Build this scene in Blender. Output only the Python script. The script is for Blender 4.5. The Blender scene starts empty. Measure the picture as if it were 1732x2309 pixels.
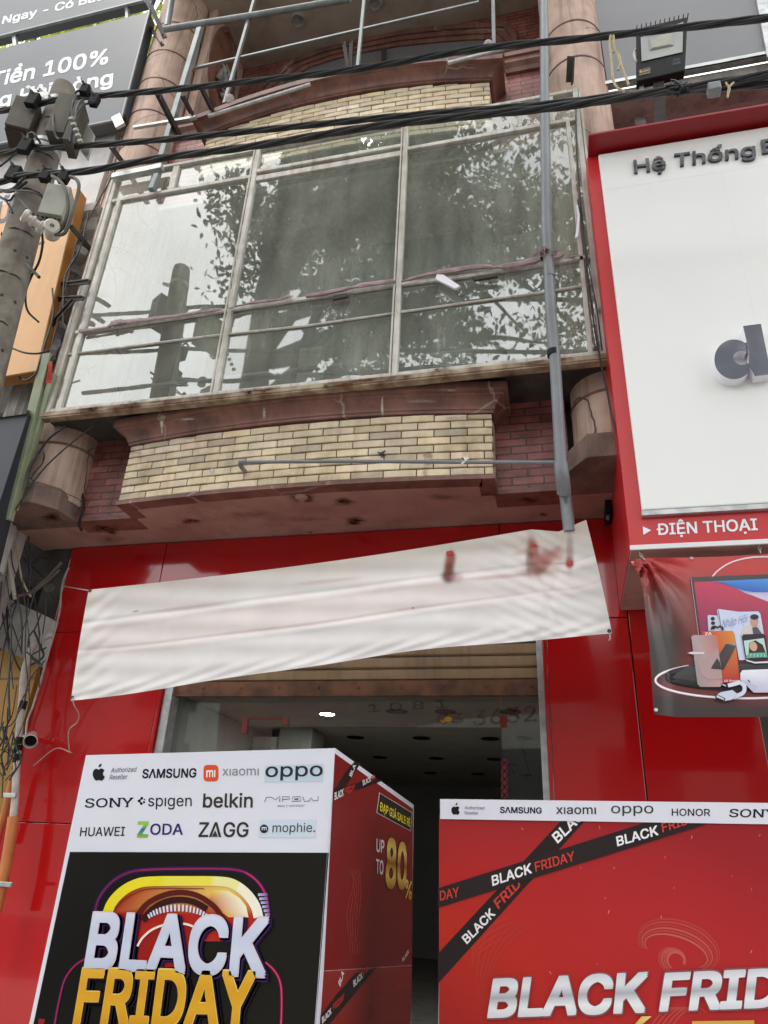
import bpy, bmesh, math, random, os
import numpy as np
from mathutils import Vector, Matrix
R = math.radians
rng = random.Random(7)
scene = bpy.context.scene
COL = scene.collection

# ------------------------------------------------------------------ camera
PX, PY, F = 866.0, 1154.5, 1630.0            # principal point and focal length, photograph pixels
RW = np.array([[0.97251744, -0.06029014, -0.2248887],
               [0.22838609, 0.4348351, 0.87106729],
               [0.04527273, -0.89848958, 0.43665415]])   # camera (right, down, forward) -> world
CP = np.array([0.0, 0.0, 1.6])
cam = bpy.data.cameras.new('camera')
cam.sensor_fit = 'HORIZONTAL'; cam.sensor_width = 36.0; cam.lens = 36.0 * F / 1732.0
cam.clip_start = 0.05; cam.clip_end = 500
camo = bpy.data.objects.new('camera', cam); COL.objects.link(camo)
m = Matrix.Identity(4)
for i in range(3):
    m[i][0] = RW[i, 0]; m[i][1] = -RW[i, 1]; m[i][2] = -RW[i, 2]; m[i][3] = CP[i]
camo.matrix_world = m
scene.camera = camo

# ------------------------------------------------------------------ sky, sun, exposure
SUN_EL, SUN_AZ = R(58), R(205)               # azimuth from +Y clockwise: behind the viewer, a little left
w = bpy.data.worlds.new('World'); scene.world = w; w.use_nodes = True
nt = w.node_tree; nt.nodes.clear()
def N(t, k, **kw):
    n = t.nodes.new(k)
    for a, b in kw.items(): setattr(n, a, b)
    return n
sky = N(nt, 'ShaderNodeTexSky', sky_type='NISHITA'); sky.sun_disc = False
sky.sun_elevation = SUN_EL; sky.sun_rotation = SUN_AZ; sky.dust_density = 3.0; sky.air_density = 1.2
tcs = N(nt, 'ShaderNodeTexCoord')
cn = N(nt, 'ShaderNodeTexNoise'); cn.inputs['Scale'].default_value = 3.0; cn.inputs['Detail'].default_value = 6
nt.links.new(tcs.outputs['Generated'], cn.inputs['Vector'])
cr = N(nt, 'ShaderNodeValToRGB')
cr.color_ramp.elements[0].position = 0.3; cr.color_ramp.elements[0].color = (11, 11.6, 12.4, 1)
cr.color_ramp.elements[1].position = 0.7; cr.color_ramp.elements[1].color = (21, 21, 20.6, 1)
nt.links.new(cn.outputs['Fac'], cr.inputs['Fac'])
mixs = N(nt, 'ShaderNodeMix', data_type='RGBA'); mixs.inputs[0].default_value = 0.85
nt.links.new(sky.outputs[0], mixs.inputs[6]); nt.links.new(cr.outputs[0], mixs.inputs[7])
bg = N(nt, 'ShaderNodeBackground'); bg.inputs['Strength'].default_value = 0.10
nt.links.new(mixs.outputs[2], bg.inputs['Color'])
wo = N(nt, 'ShaderNodeOutputWorld'); nt.links.new(bg.outputs[0], wo.inputs[0])
sl = bpy.data.lights.new('sun', 'SUN'); sl.energy = 1.0; sl.angle = R(14); sl.color = (1.0, 0.96, 0.9)
so = bpy.data.objects.new('sun', sl); COL.objects.link(so)
sd = Vector((math.sin(SUN_AZ) * math.cos(SUN_EL), math.cos(SUN_AZ) * math.cos(SUN_EL), math.sin(SUN_EL)))
so.rotation_euler = sd.to_track_quat('Z', 'Y').to_euler(); so.location = (0, -20, 40)
vs = scene.view_settings
vs.view_transform = 'Standard'; vs.look = 'None'; vs.gamma = 1; vs.use_curve_mapping = False
vs.exposure = 0.68
scene.cycles.max_bounces = 8; scene.cycles.transparent_max_bounces = 12

# ------------------------------------------------------------------ helpers
def ray(x, y): return RW @ np.array([x - PX, y - PY, F])
def A(x, y, Y):   # the point of the plane y = Y that the photograph shows at pixel x, y
    d = ray(x, y); return CP + d * ((Y - CP[1]) / d[1])
def AZ(x, y, Z):
    d = ray(x, y); return CP + d * ((Z - CP[2]) / d[2])
def AX(x, y, X):
    d = ray(x, y); return CP + d * ((X - CP[0]) / d[0])
def AP(x, y, p, n):
    d = ray(x, y); n = np.array(n, float); return CP + d * (((np.array(p) - CP) @ n) / (d @ n))
def L(h):
    h = h.lstrip('#'); out = []
    for i in (0, 2, 4):
        c = int(h[i:i + 2], 16) / 255; out.append(c / 12.92 if c <= .04045 else ((c + .055) / 1.055) ** 2.4)
    return tuple(out)
def spline(pts, n=8):
    P = [np.array(p, float) for p in pts]
    if len(P) < 3:
        return [P[0] + (P[1] - P[0]) * i / n for i in range(n + 1)]
    out = []; Q = [2 * P[0] - P[1]] + P + [2 * P[-1] - P[-2]]
    for i in range(1, len(Q) - 2):
        a, b, c, d = Q[i - 1:i + 3]
        for k in range(n):
            t = k / n
            out.append(.5 * (2 * b + (c - a) * t + (2 * a - 5 * b + 4 * c - d) * t * t + (3 * b - a - 3 * c + d) * t ** 3))
    out.append(P[-1]); return out

class MB:
    def __init__(s): s.v = []; s.f = []; s.mi = []; s.c = []; s.cm = False; s.st = []
    def add(s, vs, fs, mi=0, col=None):
        o = len(s.v); s.st.append((o, len(s.f))); s.v += [tuple(float(c) for c in v) for v in vs]
        for f in fs: s.f.append(tuple(o + i for i in f)); s.mi.append(mi)
        if col is not None:
            s.cm = True
            s.c += [tuple(c) for c in col] if isinstance(col[0], (tuple, list)) else [tuple(col)] * len(vs)
        else: s.c += [(1, 1, 1)] * len(vs)
        return s
    def box(s, x0, x1, y0, y1, z0, z1, mi=0, col=None):
        v = [(x, y, z) for z in (z0, z1) for y in (y0, y1) for x in (x0, x1)]
        return s.add(v, [(0, 1, 3, 2), (4, 6, 7, 5), (0, 4, 5, 1), (2, 3, 7, 6), (0, 2, 6, 4), (1, 5, 7, 3)], mi, col)
    def bar(s, p0, p1, wd, ht, mi=0, up=(0, 0, 1), col=None):
        p0, p1 = np.array(p0, float), np.array(p1, float); d = p1 - p0; d /= np.linalg.norm(d)
        u = np.array(up, float)
        if abs(u @ d) > .95: u = np.array([0, 1.0, 0])
        a = np.cross(d, u); a /= np.linalg.norm(a); b = np.cross(a, d)
        v = [p + a * sx * wd / 2 + b * sz * ht / 2 for p in (p0, p1) for sx, sz in ((-1, -1), (1, -1), (1, 1), (-1, 1))]
        return s.add(v, [(0, 3, 2, 1), (4, 5, 6, 7), (0, 1, 5, 4), (1, 2, 6, 5), (2, 3, 7, 6), (3, 0, 4, 7)], mi, col)
    def tube(s, pts, r, n=8, mi=0, caps=True, col=None):
        P = [np.array(p, float) for p in pts]; k = len(P); V = []
        T = [P[min(i + 1, k - 1)] - P[max(i - 1, 0)] for i in range(k)]
        T = [t / (np.linalg.norm(t) + 1e-12) for t in T]
        u = np.array([0, 0, 1.0]) if abs(T[0][2]) < .9 else np.array([0, 1.0, 0])
        a = np.cross(T[0], u); a /= np.linalg.norm(a)
        for i in range(k):
            a = a - T[i] * (a @ T[i]); a /= np.linalg.norm(a) + 1e-12; b = np.cross(T[i], a)
            rr = r[i] if isinstance(r, (list, tuple)) else r
            V += [P[i] + rr * (math.cos(2 * math.pi * j / n) * a + math.sin(2 * math.pi * j / n) * b) for j in range(n)]
        fs = [(i * n + j, i * n + (j + 1) % n, (i + 1) * n + (j + 1) % n, (i + 1) * n + j) for i in range(k - 1) for j in range(n)]
        if caps: fs += [tuple(range(n))[::-1], tuple((k - 1) * n + j for j in range(n))]
        return s.add(V, fs, mi, col)
    def lathe(s, prof, c, ax=(0, 0, 1), n=24, mi=0, a0=0, a1=2 * math.pi, col=None):
        ax = np.array(ax, float); ax /= np.linalg.norm(ax)
        u = np.array([1.0, 0, 0]) if abs(ax[0]) < .9 else np.array([0, 1.0, 0])
        a = np.cross(ax, u); a /= np.linalg.norm(a); b = np.cross(ax, a); a, b = -b, a
        full = abs(a1 - a0 - 2 * math.pi) < 1e-6; m = n if full else n + 1; V = []
        for r, h in prof:
            for j in range(m):
                t = a0 + (a1 - a0) * j / n
                V.append(np.array(c) + ax * h + r * (math.cos(t) * a + math.sin(t) * b))
        fs = [(i * m + j, i * m + (j + 1) % m, (i + 1) * m + (j + 1) % m, (i + 1) * m + j)
              for i in range(len(prof) - 1) for j in range(n if full else m - 1)]
        if full:
            if prof[0][0] > 1e-4: fs.append(tuple(range(m))[::-1])
            if prof[-1][0] > 1e-4: fs.append(tuple((len(prof) - 1) * m + j for j in range(m)))
        return s.add(V, fs, mi, col)
    def prism(s, poly, d, mi=0, col=None):
        P = [np.array(p, float) for p in poly]; d = np.array(d, float); n = len(P)
        return s.add(P + [p + d for p in P], [tuple(range(n)), tuple(range(2 * n - 1, n - 1, -1))] +
                     [(i, i + n, (i + 1) % n + n, (i + 1) % n) for i in range(n)], mi, col)
    def sweep(s, path, prof, zf=None, mi=0, cap=True):
        # path: xy points; prof: closed list of (outward offset, z); outward is right of the walking direction
        k = len(path); P = [np.array(p, float) for p in path]; V = []; np_ = len(prof)
        for i in range(k):
            d0 = P[i] - P[i - 1] if i else P[1] - P[0]; d1 = P[i + 1] - P[i] if i < k - 1 else d0
            d0 = d0 / np.linalg.norm(d0); d1 = d1 / np.linalg.norm(d1)
            n0 = np.array([d0[1], -d0[0]]); n1 = np.array([d1[1], -d1[0]]); n = n0 + n1; n /= np.linalg.norm(n)
            n = n / max(.3, n @ n0)
            for o, z in prof:
                q = P[i] + n * o; V.append((q[0], q[1], z + (zf(q[0]) if zf else 0)))
        fs = [(i * np_ + j, i * np_ + (j + 1) % np_, (i + 1) * np_ + (j + 1) % np_, (i + 1) * np_ + j) for i in range(k - 1) for j in range(np_)]
        if cap: fs += [tuple(range(np_)), tuple((k - 1) * np_ + j for j in range(np_))[::-1]]
        return s.add(V, fs, mi)
    def build(s, name, mats, parent=None, smooth=None, bevel=0.0, fix=True):
        me = bpy.data.meshes.new(name); me.from_pydata(s.v, [], s.f)
        for mt in (mats if isinstance(mats, (list, tuple)) else [mats]): me.materials.append(mt)
        me.polygons.foreach_set('material_index', s.mi)
        if s.cm:
            at = me.color_attributes.new('Col', 'FLOAT_COLOR', 'POINT')
            at.data.foreach_set('color', np.hstack([np.array(s.c, float), np.ones((len(s.c), 1))]).ravel())
        if fix:
            bm = bmesh.new(); bm.from_mesh(me); bmesh.ops.recalc_face_normals(bm, faces=bm.faces); bm.to_mesh(me); bm.free()
        if smooth:
            me.polygons.foreach_set('use_smooth', [True] * len(me.polygons)); me.set_sharp_from_angle(angle=R(smooth))
        me.update()
        o = bpy.data.objects.new(name, me); COL.objects.link(o)
        if parent is not None:
            o.parent = parent; o.location = world_inv(parent)
        if bevel:
            b = o.modifiers.new('bevel', 'BEVEL'); b.width = bevel; b.segments = 2; b.limit_method = 'ANGLE'; b.angle_limit = R(40)
            b.harden_normals = False
        return o
def build_each(q, name, mats, parent=None, smooth=None, bevel=0.0):
    # every piece added to the builder becomes a part of its own
    out = []; ends = q.st[1:] + [(len(q.v), len(q.f))]
    for (v0, f0), (v1, f1) in zip(q.st, ends):
        b_ = MB(); b_.cm = q.cm; b_.add(q.v[v0:v1], [tuple(i - v0 for i in f) for f in q.f[f0:f1]]); b_.mi = q.mi[f0:f1]; b_.c = q.c[v0:v1]
        out.append(b_.build(name, mats, parent, smooth, bevel))
    return out
def world_inv(p):
    # a part is modelled in world coordinates: undo the offsets of its ancestors
    t = Vector((0, 0, 0))
    while p is not None: t -= p.location; p = p.parent
    return t
def tag(o, label, cat, group=None, kind=None):
    if label: o['label'] = label
    if cat: o['category'] = cat
    if group: o['group'] = group
    if kind: o['kind'] = kind
    return o
def thing(name, label, cat, loc=(0, 0, 0), group=None):
    o = bpy.data.objects.new(name, None); o.empty_display_size = .1; COL.objects.link(o)
    o.location = tuple(float(c) for c in loc); return tag(o, label, cat, group)

# ------------------------------------------------------------------ materials
def mat(name, c1, c2=None, scale=6.0, rough=.6, metal=0.0, bump=0.0, bscale=60.0, streak=0.0, scol=(.05, .04, .03),
        coat=0.0, spec=.5, rough2=None, crack=0.0, ccol=(.06, .04, .03), cscale=1.2, stretch=(9, 9, .6), vcol=False, det=6, lo=.38, hi=.66):
    m = bpy.data.materials.new(name); m.use_nodes = True; t = m.node_tree; b = t.nodes['Principled BSDF']
    tc = N(t, 'ShaderNodeTexCoord'); lk = t.links.new
    c2 = c2 or tuple(x * .8 for x in c1)
    if vcol:
        at = N(t, 'ShaderNodeAttribute'); at.attribute_name = 'Col'; cur = at.outputs['Color']
        n1 = N(t, 'ShaderNodeTexNoise'); n1.inputs['Scale'].default_value = scale; n1.inputs['Detail'].default_value = det
        lk(tc.outputs['Object'], n1.inputs['Vector'])
        mr = N(t, 'ShaderNodeMapRange'); mr.inputs[1].default_value = .3; mr.inputs[2].default_value = .7; mr.inputs[3].default_value = vcol if vcol is not True else .9; mr.inputs[4].default_value = 1.0
        lk(n1.outputs['Fac'], mr.inputs[0])
        mx = N(t, 'ShaderNodeMix', data_type='RGBA', blend_type='MULTIPLY'); mx.inputs[0].default_value = 1
        lk(cur, mx.inputs[6]); lk(mr.outputs[0], mx.inputs[7]); cur = mx.outputs[2]
    else:
        n1 = N(t, 'ShaderNodeTexNoise'); n1.inputs['Scale'].default_value = scale; n1.inputs['Detail'].default_value = det
        lk(tc.outputs['Object'], n1.inputs['Vector'])
        rp = N(t, 'ShaderNodeValToRGB'); rp.color_ramp.elements[0].position = lo; rp.color_ramp.elements[1].position = hi
        rp.color_ramp.elements[0].color = (*c1, 1); rp.color_ramp.elements[1].color = (*c2, 1)
        lk(n1.outputs['Fac'], rp.inputs['Fac']); cur = rp.outputs['Color']
    if streak:
        mp = N(t, 'ShaderNodeMapping'); mp.inputs['Scale'].default_value = stretch; lk(tc.outputs['Object'], mp.inputs['Vector'])
        n2 = N(t, 'ShaderNodeTexNoise'); n2.inputs['Scale'].default_value = 1.6; n2.inputs['Detail'].default_value = 8; n2.inputs['Roughness'].default_value = .65
        lk(mp.outputs[0], n2.inputs['Vector'])
        r2 = N(t, 'ShaderNodeMapRange'); r2.inputs[1].default_value = .48; r2.inputs[2].default_value = .75; r2.inputs[4].default_value = streak
        lk(n2.outputs['Fac'], r2.inputs[0])
        mx = N(t, 'ShaderNodeMix', data_type='RGBA'); mx.inputs[7].default_value = (*scol, 1)
        lk(r2.outputs[0], mx.inputs[0]); lk(cur, mx.inputs[6]); cur = mx.outputs[2]
    if crack:
        nz = N(t, 'ShaderNodeTexNoise'); nz.inputs['Scale'].default_value = 4; lk(tc.outputs['Object'], nz.inputs['Vector'])
        ma = N(t, 'ShaderNodeMix', data_type='RGBA'); ma.inputs[0].default_value = .12; lk(tc.outputs['Object'], ma.inputs[6]); lk(nz.outputs['Color'], ma.inputs[7])
        vo = N(t, 'ShaderNodeTexVoronoi', feature='DISTANCE_TO_EDGE'); vo.inputs['Scale'].default_value = cscale; lk(ma.outputs[2], vo.inputs['Vector'])
        lt = N(t, 'ShaderNodeMath', operation='LESS_THAN'); lt.inputs[1].default_value = .006; lk(vo.outputs['Distance'], lt.inputs[0])
        n4 = N(t, 'ShaderNodeTexNoise'); n4.inputs['Scale'].default_value = 1.7; lk(tc.outputs['Object'], n4.inputs['Vector'])
        g4 = N(t, 'ShaderNodeMapRange'); g4.inputs[1].default_value = .47; g4.inputs[2].default_value = .55; lk(n4.outputs['Fac'], g4.inputs[0])
        mm = N(t, 'ShaderNodeMath', operation='MULTIPLY'); lk(lt.outputs[0], mm.inputs[0]); lk(g4.outputs[0], mm.inputs[1])
        m3 = N(t, 'ShaderNodeMath', operation='MULTIPLY'); m3.inputs[1].default_value = crack; lk(mm.outputs[0], m3.inputs[0])
        mx = N(t, 'ShaderNodeMix', data_type='RGBA'); mx.inputs[7].default_value = (*ccol, 1)
        lk(m3.outputs[0], mx.inputs[0]); lk(cur, mx.inputs[6]); cur = mx.outputs[2]
    lk(cur, b.inputs['Base Color'])
    b.inputs['Roughness'].default_value = rough; b.inputs['Metallic'].default_value = metal
    b.inputs['Specular IOR Level'].default_value = spec; b.inputs['Coat Weight'].default_value = coat
    if rough2 is not None:
        r3 = N(t, 'ShaderNodeMapRange'); r3.inputs[1].default_value = .3; r3.inputs[2].default_value = .7
        r3.inputs[3].default_value = rough; r3.inputs[4].default_value = rough2
        lk(n1.outputs['Fac'], r3.inputs[0]); lk(r3.outputs[0], b.inputs['Roughness'])
    if bump:
        n3 = N(t, 'ShaderNodeTexNoise'); n3.inputs['Scale'].default_value = bscale; n3.inputs['Detail'].default_value = 5
        lk(tc.outputs['Object'], n3.inputs['Vector'])
        bp = N(t, 'ShaderNodeBump'); bp.inputs['Strength'].default_value = bump; bp.inputs['Distance'].default_value = .01
        lk(n3.outputs['Fac'], bp.inputs['Height']); lk(bp.outputs[0], b.inputs['Normal'])
    return m
def brickmat(name, c1, c2, mortar, bw, rh, ms=.012, rough=.5):
    m = bpy.data.materials.new(name); m.use_nodes = True; t = m.node_tree; b = t.nodes['Principled BSDF']; lk = t.links.new
    tc = N(t, 'ShaderNodeTexCoord'); sx = N(t, 'ShaderNodeSeparateXYZ'); lk(tc.outputs['Object'], sx.inputs[0])
    ad = N(t, 'ShaderNodeMath', operation='ADD'); lk(sx.outputs[0], ad.inputs[0]); lk(sx.outputs[1], ad.inputs[1])
    cb = N(t, 'ShaderNodeCombineXYZ'); lk(ad.outputs[0], cb.inputs[0]); lk(sx.outputs[2], cb.inputs[1])
    br = N(t, 'ShaderNodeTexBrick'); br.inputs['Scale'].default_value = 1; br.inputs['Brick Width'].default_value = bw
    br.inputs['Row Height'].default_value = rh; br.inputs['Mortar Size'].default_value = ms / 2; br.inputs['Mortar Smooth'].default_value = .25
    br.inputs['Color1'].default_value = (*c1, 1); br.inputs['Color2'].default_value = (*c2, 1); br.inputs['Mortar'].default_value = (*mortar, 1)
    lk(cb.outputs[0], br.inputs['Vector'])
    n1 = N(t, 'ShaderNodeTexNoise'); n1.inputs['Scale'].default_value = 7; n1.inputs['Detail'].default_value = 8; lk(tc.outputs['Object'], n1.inputs['Vector'])
    mr = N(t, 'ShaderNodeMapRange'); mr.inputs[1].default_value = .3; mr.inputs[2].default_value = .7; mr.inputs[3].default_value = .55; mr.inputs[4].default_value = 1.15; lk(n1.outputs['Fac'], mr.inputs[0])
    mx = N(t, 'ShaderNodeMix', data_type='RGBA', blend_type='MULTIPLY'); mx.inputs[0].default_value = 1
    lk(br.outputs['Color'], mx.inputs[6]); lk(mr.outputs[0], mx.inputs[7]); lk(mx.outputs[2], b.inputs['Base Color'])
    b.inputs['Roughness'].default_value = rough
    n3 = N(t, 'ShaderNodeTexNoise'); n3.inputs['Scale'].default_value = 45; lk(tc.outputs['Object'], n3.inputs['Vector'])
    iv = N(t, 'ShaderNodeMath', operation='MULTIPLY_ADD'); iv.inputs[1].default_value = -1.2; lk(br.outputs['Fac'], iv.inputs[0]); lk(n3.outputs['Fac'], iv.inputs[2])
    bp = N(t, 'ShaderNodeBump'); bp.inputs['Strength'].default_value = .6; bp.inputs['Distance'].default_value = .008
    lk(iv.outputs[0], bp.inputs['Height']); lk(bp.outputs[0], b.inputs['Normal'])
    return m
def stainmat(name, c, k=.9):
    # translucent dirt: density from the red of the colour attribute, broken up by noise
    m = bpy.data.materials.new(name); m.use_nodes = True; t = m.node_tree; t.nodes.clear(); lk = t.links.new
    at = N(t, 'ShaderNodeAttribute'); at.attribute_name = 'Col'; sp = N(t, 'ShaderNodeSeparateColor'); lk(at.outputs['Color'], sp.inputs[0])
    tc = N(t, 'ShaderNodeTexCoord'); n1 = N(t, 'ShaderNodeTexNoise'); n1.inputs['Scale'].default_value = 22; n1.inputs['Detail'].default_value = 8; lk(tc.outputs['Object'], n1.inputs['Vector'])
    mr = N(t, 'ShaderNodeMapRange'); mr.inputs[1].default_value = .32; mr.inputs[2].default_value = .62; mr.inputs[3].default_value = .25; mr.inputs[4].default_value = 1.15; lk(n1.outputs['Fac'], mr.inputs[0])
    mu = N(t, 'ShaderNodeMath', operation='MULTIPLY'); mu.use_clamp = True; lk(sp.outputs[0], mu.inputs[0]); lk(mr.outputs[0], mu.inputs[1])
    m2 = N(t, 'ShaderNodeMath', operation='MULTIPLY'); m2.inputs[1].default_value = k; lk(mu.outputs[0], m2.inputs[0])
    tr = N(t, 'ShaderNodeBsdfTransparent'); d = N(t, 'ShaderNodeBsdfDiffuse'); d.inputs[0].default_value = (*c, 1)
    mx = N(t, 'ShaderNodeMixShader'); lk(m2.outputs[0], mx.inputs[0]); lk(tr.outputs[0], mx.inputs[1]); lk(d.outputs[0], mx.inputs[2])
    o = N(t, 'ShaderNodeOutputMaterial'); lk(mx.outputs[0], o.inputs[0]); return m
def emit(name, c, s):
    m = bpy.data.materials.new(name); m.use_nodes = True; t = m.node_tree; b = t.nodes['Principled BSDF']
    b.inputs['Emission Color'].default_value = (*c, 1); b.inputs['Emission Strength'].default_value = s; b.inputs['Base Color'].default_value = (*c, 1)
    return m
def glass(name, refl=.33, tint=(.72, .78, .76), dirt=.12, dcol=(.50, .53, .47), dhi=.4, rough=.012):
    m = bpy.data.materials.new(name); m.use_nodes = True; t = m.node_tree; t.nodes.clear(); lk = t.links.new
    out = N(t, 'ShaderNodeOutputMaterial'); tr = N(t, 'ShaderNodeBsdfTransparent'); tr.inputs[0].default_value = (*tint, 1)
    gl = N(t, 'ShaderNodeBsdfGlossy'); gl.inputs['Roughness'].default_value = rough; gl.inputs['Color'].default_value = (.95, .97, .96, 1)
    tc = N(t, 'ShaderNodeTexCoord')
    wn = N(t, 'ShaderNodeTexNoise'); wn.inputs['Scale'].default_value = 1.1; lk(tc.outputs['Object'], wn.inputs['Vector'])
    bp = N(t, 'ShaderNodeBump'); bp.inputs['Strength'].default_value = .035; bp.inputs['Distance'].default_value = .05; lk(wn.outputs['Fac'], bp.inputs['Height']); lk(bp.outputs[0], gl.inputs['Normal'])
    a = N(t, 'ShaderNodeMixShader'); a.inputs[0].default_value = refl; lk(tr.outputs[0], a.inputs[1]); lk(gl.outputs[0], a.inputs[2])
    df = N(t, 'ShaderNodeBsdfDiffuse'); df.inputs[0].default_value = (*dcol, 1)
    mp = N(t, 'ShaderNodeMapping'); mp.inputs['Scale'].default_value = (6, 6, 1.1); lk(tc.outputs['Object'], mp.inputs[0])
    n1 = N(t, 'ShaderNodeTexNoise'); n1.inputs['Scale'].default_value = 1; n1.inputs['Detail'].default_value = 9; n1.inputs['Roughness'].default_value = .7; lk(mp.outputs[0], n1.inputs['Vector'])
    n2 = N(t, 'ShaderNodeTexNoise'); n2.inputs['Scale'].default_value = 1.4; n2.inputs['Detail'].default_value = 7; lk(tc.outputs['Object'], n2.inputs['Vector'])
    mu = N(t, 'ShaderNodeMath', operation='MULTIPLY'); lk(n1.outputs['Fac'], mu.inputs[0]); lk(n2.outputs['Fac'], mu.inputs[1])
    mr = N(t, 'ShaderNodeMapRange'); mr.inputs[1].default_value = .16; mr.inputs[2].default_value = .42; mr.inputs[3].default_value = dirt; mr.inputs[4].default_value = dhi; lk(mu.outputs[0], mr.inputs[0])
    b = N(t, 'ShaderNodeMixShader'); lk(mr.outputs[0], b.inputs[0]); lk(a.outputs[0], b.inputs[1]); lk(df.outputs[0], b.inputs[2])
    lk(b.outputs[0], out.inputs[0]); return m

M = {}
M['pink'] = mat('pink plaster', (.62, .45, .36), (.44, .30, .235), 3.5, .75, bump=.15, bscale=25, streak=.75, scol=(.16, .09, .07), crack=.9, cscale=1.6)
M['pinkdark'] = mat('dirty plinth', (.22, .15, .12), (.13, .085, .07), 5, .8, bump=.2, streak=.5)
M['brown'] = mat('brown painted moulding', (.25, .115, .088), (.14, .062, .048), 4, .5, bump=.12, bscale=30, streak=.55, scol=(.04, .02, .018), crack=.8, ccol=(.35, .26, .2), cscale=1.1)
M['soffit'] = mat('pink soffit paint', (.50, .315, .265), (.41, .24, .20), 2, .5, bump=.06, bscale=12, streak=.45, scol=(.13, .06, .045), stretch=(3, 3, 3))
M['ybrick'] = mat('yellow clinker face', (.66, .51, .29), (.54, .39, .19), 9, .55, bump=.35, bscale=55, streak=.35, scol=(.25, .13, .05), vcol=.78)
M['mortar'] = mat('dark mortar', (.17, .115, .085), (.11, .075, .055), 20, .9)
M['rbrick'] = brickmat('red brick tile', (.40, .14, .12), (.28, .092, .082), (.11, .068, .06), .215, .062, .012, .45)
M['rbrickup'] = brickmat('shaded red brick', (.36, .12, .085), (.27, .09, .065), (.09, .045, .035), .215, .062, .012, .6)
M['redpanel'] = mat('glossy red cladding', (.52, .008, .010), (.47, .007, .009), 1.2, .07, spec=.6, coat=.5, bump=.02, bscale=1.2, rough2=.14)
M['redsign'] = mat('red sign sheet', (.56, .022, .026), (.53, .018, .022), 2, .34, bump=.01, bscale=3)
M['redshade'] = mat('shaded red metal', (.30, .006, .012), (.27, .006, .010), 3, .4)  # sign red darkened to carry the shade of the downward-facing hood
M['whitesign'] = mat('white sign sheet', (.85, .85, .82), (.82, .82, .795), .9, .38, bump=.015, bscale=2)
M['alu'] = mat('weathered white aluminium', (.66, .635, .575), (.52, .485, .42), 9, .5, streak=.6, scol=(.16, .09, .045), bump=.1, rough2=.7)
M['rustsill'] = mat('rusty sill', (.44, .35, .24), (.16, .085, .045), 7, .75, bump=.3, streak=.5, scol=(.05, .028, .018))
M['steel'] = mat('grey painted steel', (.27, .30, .30), (.20, .225, .225), 8, .45, metal=.1, bump=.05, streak=.25)
M['galv'] = mat('galvanised steel', (.56, .57, .56), (.38, .39, .39), 14, .38, metal=.6, bump=.05)
M['blacksteel'] = mat('dark rusty angle', (.045, .035, .03), (.022, .018, .017), 9, .7, bump=.2)
M['pvc'] = mat('grey pvc', (.215, .228, .24), (.18, .19, .20), 5, .36, streak=.3, scol=(.1, .09, .08), bump=.02)
M['torn'] = mat('torn pinkish tape', (.36, .25, .25), (.20, .14, .14), 10, .7, bump=.4, bscale=30)
M['black'] = mat('black plastic', (.012, .012, .013), (.008, .008, .009), 6, .6, spec=.2)
M['cable'] = mat('black cable sheath', (.028, .028, .030), (.014, .014, .015), 12, .5, bump=.1)
M['concrete'] = mat('weathered concrete', (.27, .24, .20), (.13, .112, .09), 6, .9, bump=.5, bscale=40, streak=.55, scol=(.07, .06, .05))
M['concdark'] = mat('dark stained concrete', (.085, .075, .065), (.035, .032, .028), 4, .9, bump=.4, streak=.6)
M['stucco'] = mat('white stucco', (.72, .70, .69), (.62, .59, .58), 5, .85, bump=.35, bscale=70, streak=.25, scol=(.35, .33, .31))
M['greystucco'] = mat('grey stucco', (.36, .345, .32), (.24, .225, .2), 6, .9, bump=.6, bscale=60, streak=.5)
M['mould'] = mat('old white mouldings', (.55, .54, .52), (.40, .385, .36), 5, .8, bump=.2, streak=.6, scol=(.09, .08, .07))
M['boardgrey'] = mat('grey billboard sheet', (.082, .090, .102), (.07, .078, .088), 1.5, .38, spec=.4, bump=.03, bscale=2.5)
M['darkboard'] = mat('dark slate sign', (.03, .034, .042), (.025, .029, .036), 2, .4, spec=.35)
M['orange'] = mat('orange sign sheet', (.68, .37, .145), (.63, .335, .125), 2.5, .4, bump=.02, bscale=3, streak=.12)
M['orangeedge'] = mat('orange sign edge', (.55, .24, .05), (.45, .19, .04), 5, .5, streak=.3)
M['yellow'] = mat('yellow wall paint', (.42, .22, .012), (.34, .17, .01), 3, .5, bump=.05, streak=.3)
M['boxgrey'] = mat('old meter box', (.105, .09, .07), (.07, .06, .047), 8, .6, bump=.15, streak=.45)
M['boxpale'] = mat('pale meter box', (.38, .38, .32), (.29, .285, .235), 7, .5, streak=.35, scol=(.14, .12, .09))
M['porcelain'] = mat('white porcelain', (.56, .52, .45), (.44, .40, .34), 6, .25, coat=.4)
M['shutter'] = mat('tan shutter slat', (.35, .245, .14), (.29, .195, .105), 5, .5, streak=.4, bump=.05)
M['rustbar'] = mat('rusty shutter bar', (.22, .10, .05), (.10, .05, .03), 9, .7, bump=.2)
M['intwall'] = mat('shop wall paint', (.46, .47, .45), (.40, .41, .39), 3, .6, streak=.15)
M['ceil'] = mat('shop ceiling board', (.62, .58, .50), (.54, .50, .43), 3, .8)
M['ceilup'] = mat('stained balcony ceiling', (.52, .45, .36), (.42, .355, .28), 1.8, .8, streak=.5, scol=(.1, .075, .055), stretch=(2, 2, 2))
M['darkin'] = mat('dark room', (.035, .038, .038), (.02, .022, .022), 2, .8)  # near-black base puts the shade of unlit interiors into the colour
M['curtain'] = mat('old beige curtain', (.46, .45, .38), (.33, .32, .27), 4, .9, streak=.4, stretch=(12, 12, .4))
M['grime'] = mat('grey green backing', (.12, .13, .115), (.075, .082, .072), 3, .8, streak=.35)
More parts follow.
